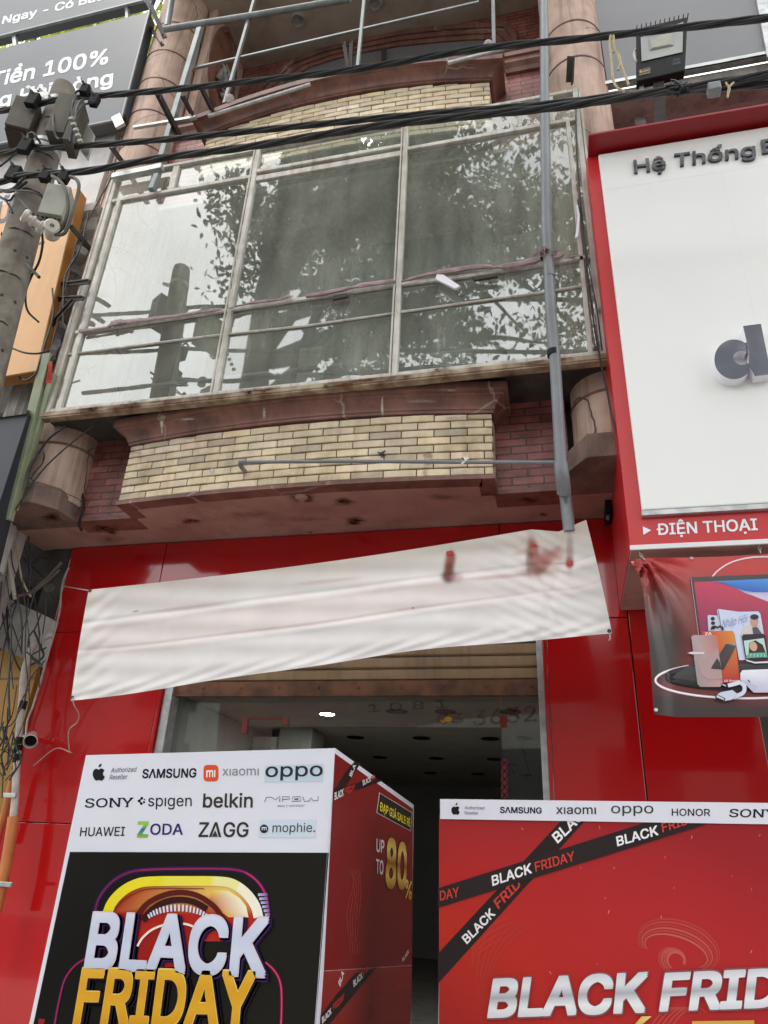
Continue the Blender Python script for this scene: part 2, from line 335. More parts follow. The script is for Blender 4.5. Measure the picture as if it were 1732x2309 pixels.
M['print'] = mat('printed vinyl', (1, 1, 1), scale=2.5, rough=.27, vcol=.93, bump=.045, bscale=3.5, spec=.42)
M['cloth'] = mat('white banner cloth', (1, 1, 1), scale=5, rough=.6, vcol=.9, bump=.05, bscale=120)
M['pbanner'] = mat('printed vinyl banner', (1, 1, 1), scale=4, rough=.33, vcol=.92, spec=.55, bump=.04, bscale=9)
M['chrome'] = mat('chrome', (.42, .43, .42), (.30, .31, .30), 3, .05, metal=1, bump=.05, bscale=9)
M['letterwhite'] = mat('white lettering', (.78, .79, .79), (.74, .75, .75), 4, .4)
M['letterdark'] = mat('dark lettering', (.06, .065, .075), (.05, .055, .06), 4, .4)
M['silverface'] = mat('silver letter face', (.30, .305, .36), (.28, .285, .34), 2, .07, metal=.55)
M['acryl'] = mat('white acrylic side', (.82, .80, .86), (.78, .77, .83), 3, .35)
M['glass'] = glass('bay window glass', refl=.29, dirt=.18, dhi=.45, dcol=(.54, .56, .47), rough=.018)
M['shopglass'] = glass('shop glass', .09, (.85, .87, .86), .02, (.4, .4, .38), .06)
M['cream'] = mat('cream conduit', (.55, .5, .42), (.45, .4, .33), 8, .5)
M['orangepipe'] = mat('orange conduit', (.60, .20, .055), (.5, .16, .045), 5, .5, streak=.35)
M['greensteel'] = mat('green painted steel', (.27, .30, .185), (.21, .24, .145), 5, .5, streak=.35, scol=(.09, .08, .05))
M['string'] = mat('pale string', (.55, .45, .28), (.45, .36, .2), 20, .9)
M['whitewire'] = mat('white wire', (.55, .5, .46), (.42, .37, .33), 12, .5)
M['wood'] = mat('tree bark', (.10, .085, .065), (.05, .042, .033), 5, .95, bump=.6, bscale=14)
M['asphalt'] = mat('asphalt', (.055, .055, .056), (.04, .04, .041), 8, .9, bump=.4, bscale=90)
M['paving'] = mat('paving', (.40, .38, .345), (.31, .295, .27), 4, .85, bump=.2)
M['relief'] = mat('grey carved relief', (.40, .39, .37), (.24, .23, .215), 12, .7, bump=.5)
M['terracotta'] = mat('terracotta niche', (.33, .15, .085), (.2, .085, .05), 5, .7, bump=.1, streak=.4)
M['lampglass'] = emit('lit downlight', (1, .97, .92), 160)
M['led'] = mat('led board', (.40, .38, .31), (.34, .32, .26), 30, .4)
M['reflector'] = mat('grey reflector', (.34, .35, .33), (.28, .29, .27), 4, .4, metal=.2)
M['greypanel'] = mat('grey composite panel', (.165, .165, .172), (.15, .15, .156), 1.5, .3, bump=.01)
M['chromedark'] = mat('darkened chrome', (.035, .035, .04), (.03, .03, .034), 3, .06, spec=.5, coat=.25, bump=.1, bscale=7)  # dark reflections of the chrome letters put into a black base colour
M['dullred'] = mat('faded red patch', (.20, .035, .025), (.15, .028, .02), 8, .6)
M['reddecal'] = mat('red plastic', (.5, .03, .02), (.42, .02, .02), 5, .5)
M['rust'] = stainmat('rust stain', (.13, .045, .018)); M['soot'] = stainmat('soot stain', (.03, .025, .022), .85); M['lime'] = stainmat('lime streak', (.62, .56, .47), .8)
M['faded'] = stainmat('faded red glass lettering', (.10, .03, .022), .5)
# ------------------------------------------------------------------ lettering
FONT = {}
try:
    FONT['inter'] = bpy.data.fonts.load(os.path.join(bpy.utils.system_resource('DATAFILES', path='fonts'), 'Inter.woff2'))
except Exception:
    FONT['inter'] = None
FONT['plain'] = None
from mathutils.geometry import delaunay_2d_cdt, interpolate_bezier
_tc = {}
def contours(body, shear, font, space):
    c = bpy.data.curves.new('txt', 'FONT'); c.body = body
    if FONT[font]: c.font = FONT[font]
    c.shear = shear; c.space_character = space
    o = bpy.data.objects.new('txt', c); COL.objects.link(o); bpy.context.view_layer.update()
    cu = o.to_curve(bpy.context.evaluated_depsgraph_get()); out = []
    for sp in cu.splines:
        P = sp.bezier_points; n = len(P); pts = []
        for i in range(n):
            a, b = P[i], P[(i + 1) % n]; k0, h1, h2, k1 = a.co, a.handle_right, b.handle_left, b.co; d = k1 - k0; ln = d.length
            flat = ln < 1e-9 or ((h1 - k0).cross(d).length < 1e-4 * ln and (h2 - k0).cross(d).length < 1e-4 * ln)
            pts += [(q.x, q.y) for q in ([k0] if flat else interpolate_bezier(k0, h1, h2, k1, 4)[:-1])]
        if len(pts) > 2: out.append(pts)
    bpy.data.objects.remove(o); bpy.data.curves.remove(c); return out
def tmesh(body, bold=0.0, shear=0.0, ext=0.0, font='inter', space=1.0, levels=0):
    """clean outline of a string (overlapping contours united), optionally bolder and extruded"""
    bold *= .62; key = (body, bold, shear, ext, font, space, levels)
    if key in _tc: return _tc[key]
    cs = contours(body, shear, font, space)
    offs = [(0, 0)] if bold <= 0 else [(x * bold, y * bold) for x, y in (((1, 1), (1, -1), (-1, 1), (-1, -1), (0, 0)) if len(body) > 7 else ((.92, .92), (.92, -.92), (-.92, .92), (-.92, -.92), (1, 0), (-1, 0), (0, 1), (0, -1), (.5, .5), (-.5, .5), (.5, -.5), (-.5, -.5), (0, 0)))]
    V, FC, info = [], [], []
    for k, (dx, dy) in enumerate(offs):
        for c in cs:
            ar = sum(c[i][0] * c[(i + 1) % len(c)][1] - c[(i + 1) % len(c)][0] * c[i][1] for i in range(len(c)))
            ix = list(range(len(V), len(V) + len(c))); FC.append(ix if ar > 0 else ix[::-1]); V += [(x + dx, y + dy) for x, y in c]; info.append((k, 1 if ar > 0 else -1))
    E_ = []; x0, x1 = min(v[0] for v in V) - .1, max(v[0] for v in V) + .1; y0, y1 = min(v[1] for v in V), max(v[1] for v in V)
    for k in range(levels): yy = y0 + (y1 - y0) * (k + 1) / (levels + 1); E_.append((len(V), len(V) + 1)); V += [(x0, yy), (x1, yy)]
    r = delaunay_2d_cdt([Vector(v) for v in V], E_, FC, 0, 1e-6); keep = []
    for f, o in zip(r[2], r[5]):
        w = {}
        for i in o: k, sg_ = info[i]; w[k] = w.get(k, 0) + sg_
        if any(w.values()): keep.append(tuple(f))
    used = sorted({i for f in keep for i in f}); mp = {i: j for j, i in enumerate(used)}
    v = np.array([(r[0][i].x, r[0][i].y, 0.0) for i in used]).reshape(-1, 3); f = [tuple(mp[i] for i in q) for q in keep]
    if ext:
        cnt = {}
        for q in f:
            for i in range(len(q)): e = (q[i], q[(i + 1) % len(q)]); cnt[e] = 1
        n = len(v); bd = [e for e in cnt if (e[1], e[0]) not in cnt]
        v = np.vstack([v + (0, 0, .5), v - (0, 0, .5)]); f = f + [(a_, b_, b_ + n, a_ + n) for a_, b_ in bd]
    _tc[key] = (v, f); return v, f
def capheight(font): return max(q[1] for q in tmesh('H', 0, 0, 0, font)[0])
class Print(MB):
    """flat printed matter: polygons and lettering laid on one plane, each level 1.2 mm above the one below"""
    def __init__(s, p, n, toward=None, disp=None):
        super().__init__(); s.p = np.array(p, float); s.n = np.array(n, float); s.n /= np.linalg.norm(s.n); s.disp = disp
    def pt(s, x, y, lv=0):
        q = AP(x, y, s.p, s.n) + s.n * (.0012 * lv)
        return s.disp(q, x, y) if s.disp else q
    def poly(s, pts, col, lv=1, mi=0):
        c = [L(col[int(i * len(col) / len(pts))]) for i in range(len(pts))] if isinstance(col, list) else L(col)
        return s.add([s.pt(x, y, lv) for x, y in pts], [tuple(range(len(pts)))], mi, c)
    def stroke(s, pts, wd, col, lv=1, mi=0, closed=False):
        P = [np.array(p, float) for p in pts]; k = len(P); Lf, Rt = [], []
        for i in range(k):
            d = P[(i + 1) % k] - P[i - 1] if closed else P[min(i + 1, k - 1)] - P[max(i - 1, 0)]
            d /= np.linalg.norm(d) + 1e-9; n = np.array([-d[1], d[0]]); ww = (wd[i] if isinstance(wd, (list, tuple)) else wd) / 2
            Lf.append(P[i] + n * ww); Rt.append(P[i] - n * ww)
        V = [s.pt(q[0], q[1], lv) for q in Lf + Rt]; m = k if closed else k - 1
        c = ([L(col[int(i * len(col) / k)]) for i in range(k)] * 2) if isinstance(col, list) else L(col)
        return s.add(V, [(i, (i + 1) % k, k + (i + 1) % k, k + i) for i in range(m)], mi, c)
    def disc(s, x, y, rx, ry, col, lv=1, n=28, rot=0, mi=0, a0=0, a1=360):
        ca, sa = math.cos(R(rot)), math.sin(R(rot)); P = []
        for i in range(n if a1 - a0 == 360 else n + 1):
            t = R(a0 + (a1 - a0) * i / n); u, v = rx * math.cos(t), ry * math.sin(t)
            P.append((x + u * ca - v * sa, y + u * sa + v * ca))
        return s.poly(P, col, lv, mi)
    def text(s, body, p0, p1, ptop, col, lv=2, bold=0.0, shear=0.0, font='inter', mi=0, ext=0.0, space=1.0, grad=None):
        # p0, p1: baseline ends; ptop: top of a capital above p0 (all pixels of the photograph)
        v, f = tmesh(body, bold, shear, 0.0, font, space, 9 if grad else 0)
        ch = capheight(font); x0, x1 = v[:, 0].min(), v[:, 0].max()
        a, b, c = s.pt(*p0, lv), s.pt(*p1, lv), s.pt(*ptop, lv)
        V = [a + (b - a) * ((q[0] - x0) / (x1 - x0)) + (c - a) * (q[1] / ch) for q in v]
        if grad:
            ys = np.array([q[1] for q in v]); lo, hi = ys.min(), ys.max(); g = [np.array(L(h)) for h in grad]
            cc = []
            for y in ys:
                t = (y - lo) / (hi - lo + 1e-9) * (len(g) - 1); i = min(int(t), len(g) - 2); cc.append(tuple(g[i] + (g[i + 1] - g[i]) * (t - i)))
        else: cc = L(col)
        return s.add(V, f, mi, cc)
def solid_text(mb, body, P, p0, p1, ptop, depth, bold=0.0, shear=0.0, font='inter', mi=0):
    """raised lettering of real thickness standing on plane P (a Print)"""
    v, f = tmesh(body, bold, shear, 0.5, font); ch = capheight(font); x0, x1 = v[:, 0].min(), v[:, 0].max()
    a, b, c = P.pt(*p0), P.pt(*p1), P.pt(*ptop)
    return mb.add([a + (b - a) * ((q[0] - x0) / (x1 - x0)) + (c - a) * (q[1] / ch) + P.n * (depth * (q[2] + .5)) for q in v], f, mi)
def fpoly(mb, pts, Y, thick, mi=0):
    """slab whose front face lies in plane y = Y with the outline seen at these pixels, thick metres deep"""
    return mb.prism([A(x, y, Y) for x, y in pts], (0, thick, 0), mi)

# ------------------------------------------------------------------ setting
def sheet(name, x0, x1, y0, y1, z, mt):
    o = MB().add([(x0, y0, z), (x1, y0, z), (x1, y1, z), (x0, y1, z)], [(0, 1, 2, 3)]).build(name, mt); o['kind'] = 'structure'; return o
sheet('ground', -150, 150, -150, 150, -.15, M['paving'])
sheet('road', -150, 150, -10.0, -.2, -.145, M['asphalt'])
tag(MB().box(-60, 60, -.2, 4.95, -.14, 0).build('pavement', M['paving'], bevel=.01), None, None, kind='structure')

# ------------------------------------------------------------------ the old shop house
YR, YB, YY, YG, ZS, ZC = 4.90, 4.44, 4.21, 3.97, 3.904, 10.67
house = thing('shop_house', 'old narrow shop house with pink columns, yellow brick bands and red shop front', 'building', (-1.7, 4.9, 0))
b = MB()
b.box(-4.2, -3.99, YR + .02, 16, 0, ZS); b.box(.47, .7, YR + .02, 16, 0, ZS)
b.box(-4.2, .7, 16, 16.2, 0, 12.5)
b.box(-4.2, -3.6, 5.25, 16, ZS + .002, 12.5); b.box(.4, .7, 5.25, 16, ZS + .002, 12.5)
build_each(b, 'side_wall', M['concdark'], house)
# ground floor: masonry behind the cladding and the shop room
b = MB()
b.box(-3.985, -2.95, YR + .03, YR + .25, 0, ZS); b.box(-.06, .465, YR + .03, YR + .25, 0, ZS); b.box(-2.95, -.06, YR + .03, YR + .25, 3.2, ZS)
build_each(b, 'ground_floor_wall', M['concdark'], house)
b = MB()
def clad(x0, x1, z0, z1): b.box(x0 + .003, x1 - .003, YR, YR + .026, z0 + .003, z1 - .003)
for z0, z1 in ((0, 1.75), (1.75, 3.155), (3.155, ZS - .004)): clad(-3.99, -3.10 if z0 > 3 else -2.93, z0, z1)
clad(-3.10, -.38, 3.155, ZS - .004); clad(-.38, .457, 3.155, ZS - .004)
for z0, z1 in ((0, 1.75), (1.75, 3.155)): clad(-.085, .457, z0, z1)
b.box(-2.93, -2.905, YR + .001, YR + .2, 0, 3.15); b.box(-.11, -.086, YR + .001, YR + .2, 0, 3.15)
build_each(b, 'cladding_panel', M['redpanel'], house, bevel=.003)
b = MB(); b.box(-3.98, -3.95, YR + .26, 15.9, 0, 3.1); b.box(-.06, -.04, YR + .25, 15.9, 0, 3.1); b.box(-3.95, -.06, 15.8, 15.89, 0, 3.1)
build_each(b, 'shop_room_wall', M['intwall'], house)
bb = MB(); bb.box(-3.97, .4, YR + .26, 15.9, 3.11, 3.19); bb.build('shop_ceiling', M['ceil'], house)
bb = MB(); bb.box(-3.9, .4, YR + .1, 15.9, -.1, .012); bb.build('shop_floor', M['paving'], house)
bb = MB(); bb.box(-3.56, -3.12, 9.0, 9.5, 0, 3.105); bb.build('shop_pillar', M['intwall'], house, bevel=.006)
bb = MB(); bb.box(-3.93, -3.57, 9.05, 9.15, 0, 3.0); bb.build('wall_board', M['stucco'], house)
spots = [(-2.62, 8.03)] + [(-2.74 + .9 * i, 9.7) for i in range(1, 3)] + [(-2.74, 9.7), (-1.24, 7.9), (-1.78, 7.9), (-.55, 7.9), (-.5, 9.6)] + \
        [(-2.87 + .9 * i, 11.65) for i in range(3)] + [(-.9, 12.2)] + [(-2.4 + .85 * i, 13.6) for i in range(3)]
for i, (x, y) in enumerate(spots):
    q = MB(); q.lathe([(.075, 0), (.118, -.002), (.118, -.012), (.085, -.014), (.075, 0)], (x, y, 3.108), n=20)
    if i == 0:
        o = q.build('downlight', M['letterwhite'], house, smooth=40); o['label'] = 'round white downlight that is lit'
        q2 = MB(); q2.lathe([(0.001, -.0135), (.083, -.013)], (x, y, 3.108), n=20); q2.build('lamp_disc', M['lampglass'], o)
    else:
        q.lathe([(0.001, -.013), (.083, -.0125)], (x, y, 3.108), n=20); o = q.build('downlight', M['black'], house, smooth=40)
q = MB(); q.tube(spline([(-.55, 9.6, 3.1), (-.52, 9.7, 2.95), (-.5, 10.2, 2.75), (-.62, 10.6, 2.7), (-.8, 11, 2.98), (-.9, 12.2, 3.1)]), .007, 5); q.build('loose_wire', M['black'], house)
# roller shutter, rolled half up, with its side guides
sh = MB(); z = 2.76
zb = 2.66
while z < 3.17:
    sh.sweep([(-2.87, 4.98), (-.12, 4.98)], [(.0, z + .002), (.016, z + .012), (.02, z + .03), (.02, z + .068), (.012, z + .078), (0, z + .082), (-.012, z + .078), (-.012, z + .002)]); z += .086
so_ = sh.build('roller_shutter', M['shutter'], house, smooth=30)
q = MB(); q.box(-2.87, -.12, 4.955, 5.0, 2.665, 2.757); q.box(-2.87, -.12, 4.945, 5.005, 2.652, 2.664)
for k in range(9): q.lathe([(.012, 0), (.009, .008), (0.001, .01)], (-2.6 + k * .3, 4.955, 2.71), (0, -1, 0), 8)
q.build('bottom_bar', M['rustbar'], so_)
for x0, x1 in ((-2.9, -2.83), (-.155, -.112)):
    q = MB(); q.box(x0, x1, 4.925, 4.945, 0, 3.15); q.box(x0, x0 + .012, 4.946, 5.03, 0, 3.15); q.box(x1 - .012, x1, 4.946, 5.03, 0, 3.15); q.box(x0 + .013, x1 - .013, 5.0, 5.03, 0, 3.15)
    q.build('shutter_guide', M['galv'], house, bevel=.003)
# frameless glass shop front
def pane(name, x0, x1, z0, z1, y, mt, par): return MB().box(x0, x1, y, y + .008, z0, z1).build(name, mt, par)
gf = pane('glass_transom', -2.06, -.42, 2.46, 3.1, 5.07, M['shopglass'], house)
g1 = pane('glass_panel', -2.85, -2.065, .02, 3.1, 5.07, M['shopglass'], house)
g2 = pane('glass_panel', -.415, -.13, .02, 3.1, 5.07, M['shopglass'], house)
q = MB()
q.box(-2.30, -2.255, 5.055, 5.068, 2.40, 2.52); q.box(-2.25, -1.99, 5.055, 5.068, 2.507, 2.52)
q.box(-1.985, -1.94, 5.055, 5.068, 2.46, 2.52)
build_each(q, 'door_patch', M['dullred'], house, bevel=.004)
P = Print((0, 5.066, 0), (0, -1, 0))
for tx in (('3632', (1066, 1636), (1210, 1626), (1066, 1602)), ('03', (985, 1633), (1045, 1630), (985, 1610)), ('1 0 8 1', (830, 1606), (1010, 1595), (829, 1588))): P.text(*tx, '#ffffff', 1, .012)
P.build('glass_lettering', M['faded'], house)
P = Print((0, 5.0655, 0), (0, -1, 0))
P.disc(1011, 1622, 9, 6, '#b89020', 2); P.disc(999, 1627, 6, 4, '#a07a1a', 1)
P.poly([(1127, 1612), (1143, 1616), (1144, 1640), (1128, 1642)], '#803028', 2)
P.poly([(1130, 1712), (1146, 1712), (1146, 1800), (1130, 1800)], '#7c2c28', 2)
for k in range(5):
    P.stroke([(1130, 1712 + k * 18), (1146, 1730 + k * 18)], 3, '#301010', 3); P.stroke([(1146, 1712 + k * 18), (1130, 1730 + k * 18)], 3, '#301010', 3)
build_each(P, 'sticker_scrap', M['print'], house)

# columns
for cx in (-3.90, .45):
    q = MB(); q.lathe([(.27, 4.03), (.27, 12.2)], (cx, 4.42, 0), n=40)
    c = q.build('column', M['pink'], house, smooth=40)
    s = -1 if cx < 0 else 1
    def octo(d): return [(cx - .35 - d, 4.52), (cx - .30 - d, 4.24 - d * .5), (cx - .12 - d * .3, 4.075 - d), (cx + .12 + d * .3, 4.075 - d), (cx + .24 + d, 4.22 - d * .5), (cx + .25 + d, 4.52)] if s < 0 else \
                       [(cx - .33 - d, 4.52), (cx - .32 - d, 4.20 - d * .5), (cx - .21 - d * .4, 4.03 - d), (cx + .12 + d * .3, 4.03 - d), (cx + .26 + d, 4.2 - d * .5), (cx + .28 + d, 4.52)]
    q = MB(); lo = octo(0.015); mid = octo(0); hi = octo(-.03)
    n = 6; V = [(x, y, ZS - .002) for x, y in lo] + [(x, y, ZS + .022) for x, y in lo] + [(x, y, ZS + .024) for x, y in mid] + [(x, y, 4.06) for x, y in mid] + [(x, y, 4.10) for x, y in hi]
    q.add(V, [tuple(range(n))] + [(k * n + i, k * n + (i + 1) % n, (k + 1) * n + (i + 1) % n, (k + 1) * n + i) for k in range(4) for i in range(n)] + [tuple(range(4 * n, 5 * n))])
    q.build('plinth', M['pinkdark'], c, bevel=.004)
    q = MB()
    for z in (4.49, 5.55, 6.6, 8.01, 8.53, 9.05, 9.53, 10.04): q.lathe([(.271, z - .012), (.2765, z - .006), (.2765, z + .006), (.271, z + .012)], (cx, 4.42, 0), n=40)
    build_each(q, 'band', M['brown'], c, smooth=40)
# red brick flanks
q = MB(); q.box(-3.66, -3.12, YB, YB + .2, ZS + .03, 4.66); q.box(-.37, .14, YB, YB + .2, ZS + .03, 4.66)
build_each(q, 'brick_wall', M['rbrick'], house)
q = MB(); q.box(-3.66, -3.12, YB - .012, YB + .2, ZS - .001, ZS + .029); q.box(-.37, .14, YB - .012, YB + .2, ZS - .001, ZS + .029)
build_each(q, 'base_strip', M['brown'], house)

def parapet(x0, x1, z0, rows, arch, bul, ztop):
    """yellow clinker parapet bulging towards the street, each brick laid on the curve"""
    xm, hw = (x0 + x1) / 2, (x1 - x0) / 2
    yf = lambda x: YY - bul * max(0, 1 - ((x - xm) / hw) ** 2)
    af = lambda x: arch * max(0, 1 - ((x - xm) / hw) ** 2)
    xs = [x0 + (x1 - x0) * i / 40 for i in range(41)]
    body = MB(); path = [(x0, YB)] + [(x, yf(x)) for x in xs] + [(x1, YB)]
    path = [(x, y + .012) if 0 < i < 42 else (x, y) for i, (x, y) in enumerate(path)]
    bx = 1e9
    H = ztop - z0
    prof = [(-.012, z0 - .004), (0, z0 - .004), (0, z0 + H), (-.012, z0 + H)]
    k = len(path)
    V = [(x, y, z0 - .004) for x, y in path] + [(x, y, ztop + af(x)) for x, y in path]
    body.add(V, [(i, i + 1, k + i + 1, k + i) for i in range(k - 1)] + [(0, k, 2 * k - 1, k - 1)] + [tuple(range(k))] + [tuple(range(k, 2 * k))[::-1]])
    p = body.build('parapet', M['mortar'], house)
    rh = .062; bw = .2265; bk = MB()
    for r in range(rows):
        za, zb2 = z0 + r * rh + .004, z0 + (r + 1) * rh - .0055
        x = x0 - (r % 2) * bw / 2
        while x < x1 - .01:
            a, c = max(x, x0) + (.0042 if x > x0 else -.001), min(x + bw, x1) - (.0042 if x + bw < x1 else -.001)
            x += bw
            if c - a < .02: continue
            j = rng.uniform(-.0025, .0025); g = rng.choice([rng.uniform(.88, 1.1), rng.uniform(.82, 1.05), rng.uniform(.62, .95)]); g2 = g * rng.uniform(.95, 1.03)
            lim = ztop + min(af(a), af(c)) - .004
            if za > lim - .012: continue
            zt = min(zb2, lim); segs = 3
            F_, Bk = [], []
            col = (.88 * g, .735 * g2, .52 * g2 * rng.uniform(.9, 1.06))
            for s in range(segs + 1):
                xx = a + (c - a) * s / segs; e = .003 if s in (0, segs) else 0
                for zz, ee in ((za, 1), (za + .004, 0), (zt - .004, 0), (zt, 1)):
                    F_.append((xx, yf(xx) - .004 + j + .004 * ee + e, zz))
                for zz in (za, zt): Bk.append((xx, yf(xx) + .014, zz))
            nf = len(F_); fs = [(s * 4 + i, s * 4 + i + 1, s * 4 + i + 5, s * 4 + i + 4) for s in range(segs) for i in range(3)]
            fs += [(s * 4, s * 4 + 4, nf + s * 2 + 2, nf + s * 2) for s in range(segs)] + [(s * 4 + 3, nf + s * 2 + 1, nf + s * 2 + 3, s * 4 + 7) for s in range(segs)]
            fs += [(0, nf, nf + 1, 3, 2, 1), (segs * 4, segs * 4 + 1, segs * 4 + 2, segs * 4 + 3, nf + segs * 2 + 1, nf + segs * 2)]
            bk.add(F_ + Bk, fs, 0, col)
        for xe, sgn in ((x0, -1), (x1, 1)):            # bricks on the two returns
            yy = YY + .002 + (r % 2) * .1
            while yy < YB - .01:
                ye = min(yy + .205 - (r % 2) * .1 * (yy < YY + .11), YB)
                g = rng.uniform(.82, 1.05); lim = ztop - .004
                if za < lim - .012:
                    xa, xb = sorted((xe + sgn * .004, xe + sgn * .0015 - sgn * .012))
                    bk.box(xa, xb, yy + .003, ye - .006, za, min(zb2, lim), 0, (.88 * g, .735 * g, .52 * g))
                yy = ye + .004
    bk.build('brick_facing', M['ybrick'], p)
    return p, yf, af, path
def cornice(p, x0, x1, z0, yf, af, sc=1.0, so=None):
    xs = [x0 + (x1 - x0) * i / 40 for i in range(41)]
    path = [(x0, YB + .02)] + [(x, yf(x)) for x in xs] + [(x1, YB + .02)]
    pr = [(-.05, 0), (.022, 0), (.022, .022), (.034, .03), (.034, .044), (.040, .060), (.052, .085), (.075, .108), (.105, .122), (.112, .124), (.112, .14),
          (.128, .146), (.150, .15), (.150, .225), (.140, .235), (-.05, .235)]
    q = MB(); q.sweep(path, [(o * (so or sc), z0 + z * sc) for o, z in pr], zf=af)
    return q.build('cornice', M['brown'], p, smooth=28)
p1, yf1, af1, _ = parapet(-3.13, -.36, 3.935, 8, .03, .075, 4.415)
cornice(p1, -3.13, -.36, 4.412, yf1, af1, .82)
q = MB(); q.sweep([(-3.13, YB)] + [(-3.13 + 2.77 * i / 40, yf1(-3.13 + 2.77 * i / 40)) for i in range(41)] + [(-.36, YB)], [(-.1, ZS - .003), (.014, ZS - .003), (.014, 3.929), (-.1, 3.929)])
q.build('bottom_strip', M['brown'], p1)
p2, yf2, af2, _ = parapet(-3.08, -.31, 7.36, 11, .09, .075, 7.975)
cornice(p2, -3.08, -.31, 7.972, yf2, af2, .80, .9)
q = MB(); q.box(-3.66, -3.10, YB, YB + .2, 7.3, 8.4); q.box(-.32, .2, YB, YB + .2, 7.3, 8.4)
build_each(q, 'brick_wall', M['rbrick'], house)
q = MB()
for x0, x1 in ((-3.64, -3.22), (-.17, .2)): q.sweep([(x0, YB), (x1, YB)], [(-.1, 8.36), (.03, 8.36), (.045, 8.40), (.08, 8.44), (.08, 8.50), (.1, 8.505), (.1, 8.56), (-.1, 8.56)])
build_each(q, 'flank_coping', M['brown'], house)

# soffit slab under the first floor, its edge following plinths and parapet
q = MB()
xs = [-3.11 + 2.73 * i / 20 for i in range(21)]
out = [(-4.3, YR + .2), (-4.3, 4.26), (-4.2, 4.2), (-4.02, 4.09), (-3.78, 4.09), (-3.67, 4.24), (-3.66, YB + .02), (-3.11, YB + .02)] + [(x, yf1(x) + .02) for x in xs] + \
      [(-.38, YB + .02), (.13, YB + .02), (.14, 4.22), (.25, 4.05), (.57, 4.05), (.72, 4.22), (.72, YR + .2)]
q.prism([(x, y, ZS) for x, y in out], (0, 0, .02)); q.build('soffit', M['soffit'], house)
q = MB()
for x, y, r in ((640, 1100, 0), ): pass
q = MB()
for x, y, r in ((680, 1119, .05), ): 
    c = AZ(x, y, ZS); q.lathe([(r, .003), (r * .9, -.012), (r * .5, -.025), (.001, -.02)], c, n=9)
q.build('ceiling_rosette', M['soffit'], house)
def smear(P, x, y, rx, ry, d=1.0, n=20, ang=0.0, wob=.25, off=1):
    """one irregular soft-edged patch of dirt on plane P; added as its own piece"""
    V, C_, ph = [], [], rng.uniform(0, 6)
    ca, sa = math.cos(ang), math.sin(ang)
    for k, (f, dd) in enumerate(((0, 1), (.3, .95), (.62, .5), (1, 0))):
        for i in range(1 if k == 0 else n):
            t = 2 * math.pi * i / n; w_ = 1 + wob * (math.sin(3 * t + ph) * .5 + math.sin(5 * t + 2 * ph) * .35 + rng.uniform(-.25, .25)) if k else 1
            u, v = rx * f * w_ * math.cos(t), ry * f * w_ * math.sin(t); V.append(P.pt(x + u * ca - v * sa, y + u * sa + v * ca, off)); C_.append((d * dd,) * 3)
    fs = [(0, 1 + i, 1 + (i + 1) % n) for i in range(n)] + [(1 + k * n + i, 1 + (k + 1) * n + i, 1 + (k + 1) * n + (i + 1) % n, 1 + k * n + (i + 1) % n) for k in range(2) for i in range(n)]
    return P.add(V, fs, 0, C_)
P = Print((0, 0, ZS - .002), (0, 0, -1))
for x, y, rx, ry in ((684, 1122, 34, 14), (684, 1120, 18, 8), (775, 1132, 26, 11), (802, 1175, 30, 12), (798, 1178, 13, 7), (228, 1192, 26, 10), (252, 1197, 20, 10), (117, 1166, 26, 12), (1195, 1128, 22, 8), (1225, 1160, 12, 5), (560, 1160, 60, 9), (690, 1170, 60, 7), (430, 1175, 30, 8), (1000, 1120, 50, 8), (250, 1215, 40, 10)):
    smear(P, x, y, rx, ry, 1.0 if rx < 35 else .35)
build_each(P, 'rust_stain', M['rust'], house)
P = Print((0, 0, ZS - .0035), (0, 0, -1))
for x, y, rx, ry in ((686, 1119, 11, 4), (770, 1130, 8, 4), (800, 1173, 8, 4), (234, 1190, 8, 4), (118, 1165, 10, 5), (700, 1200, 6, 3)): smear(P, x, y, rx, ry, 1)
build_each(P, 'soot_mark', M['soot'], house)
P = Print((0, YY - .045, 0), (0, -1, 0))
for x, y, rx, ry, dd in ((863, 1042, 9, 28, 1), (861, 1062, 5, 22, .9), (480, 1075, 12, 26, .7), (478, 1052, 16, 12, .6), (965, 1026, 14, 10, .8), (552, 1085, 8, 22, .7), (960, 1060, 10, 25, .45), (330, 1060, 30, 40, .25), (720, 1000, 60, 22, .18), (1060, 1010, 25, 50, .2), (420, 1100, 30, 14, .3)): smear(P, x, y, rx, ry, dd)
build_each(P, 'rust_streak', M['rust'], house)
P = Print((0, YY - .049, 0), (0, -1, 0))
for x, y, rx, ry, dd in ((863, 1026, 7, 7, 1), (480, 1062, 8, 5, .5), (552, 1090, 4, 16, .5), (300, 1020, 26, 6, .5), (560, 968, 70, 5, .45), (820, 952, 110, 5, .45), (1040, 943, 60, 5, .45), (430, 985, 50, 6, .45)): smear(P, x, y, rx, ry, dd)
build_each(P, 'soot_mark', M['soot'], house)

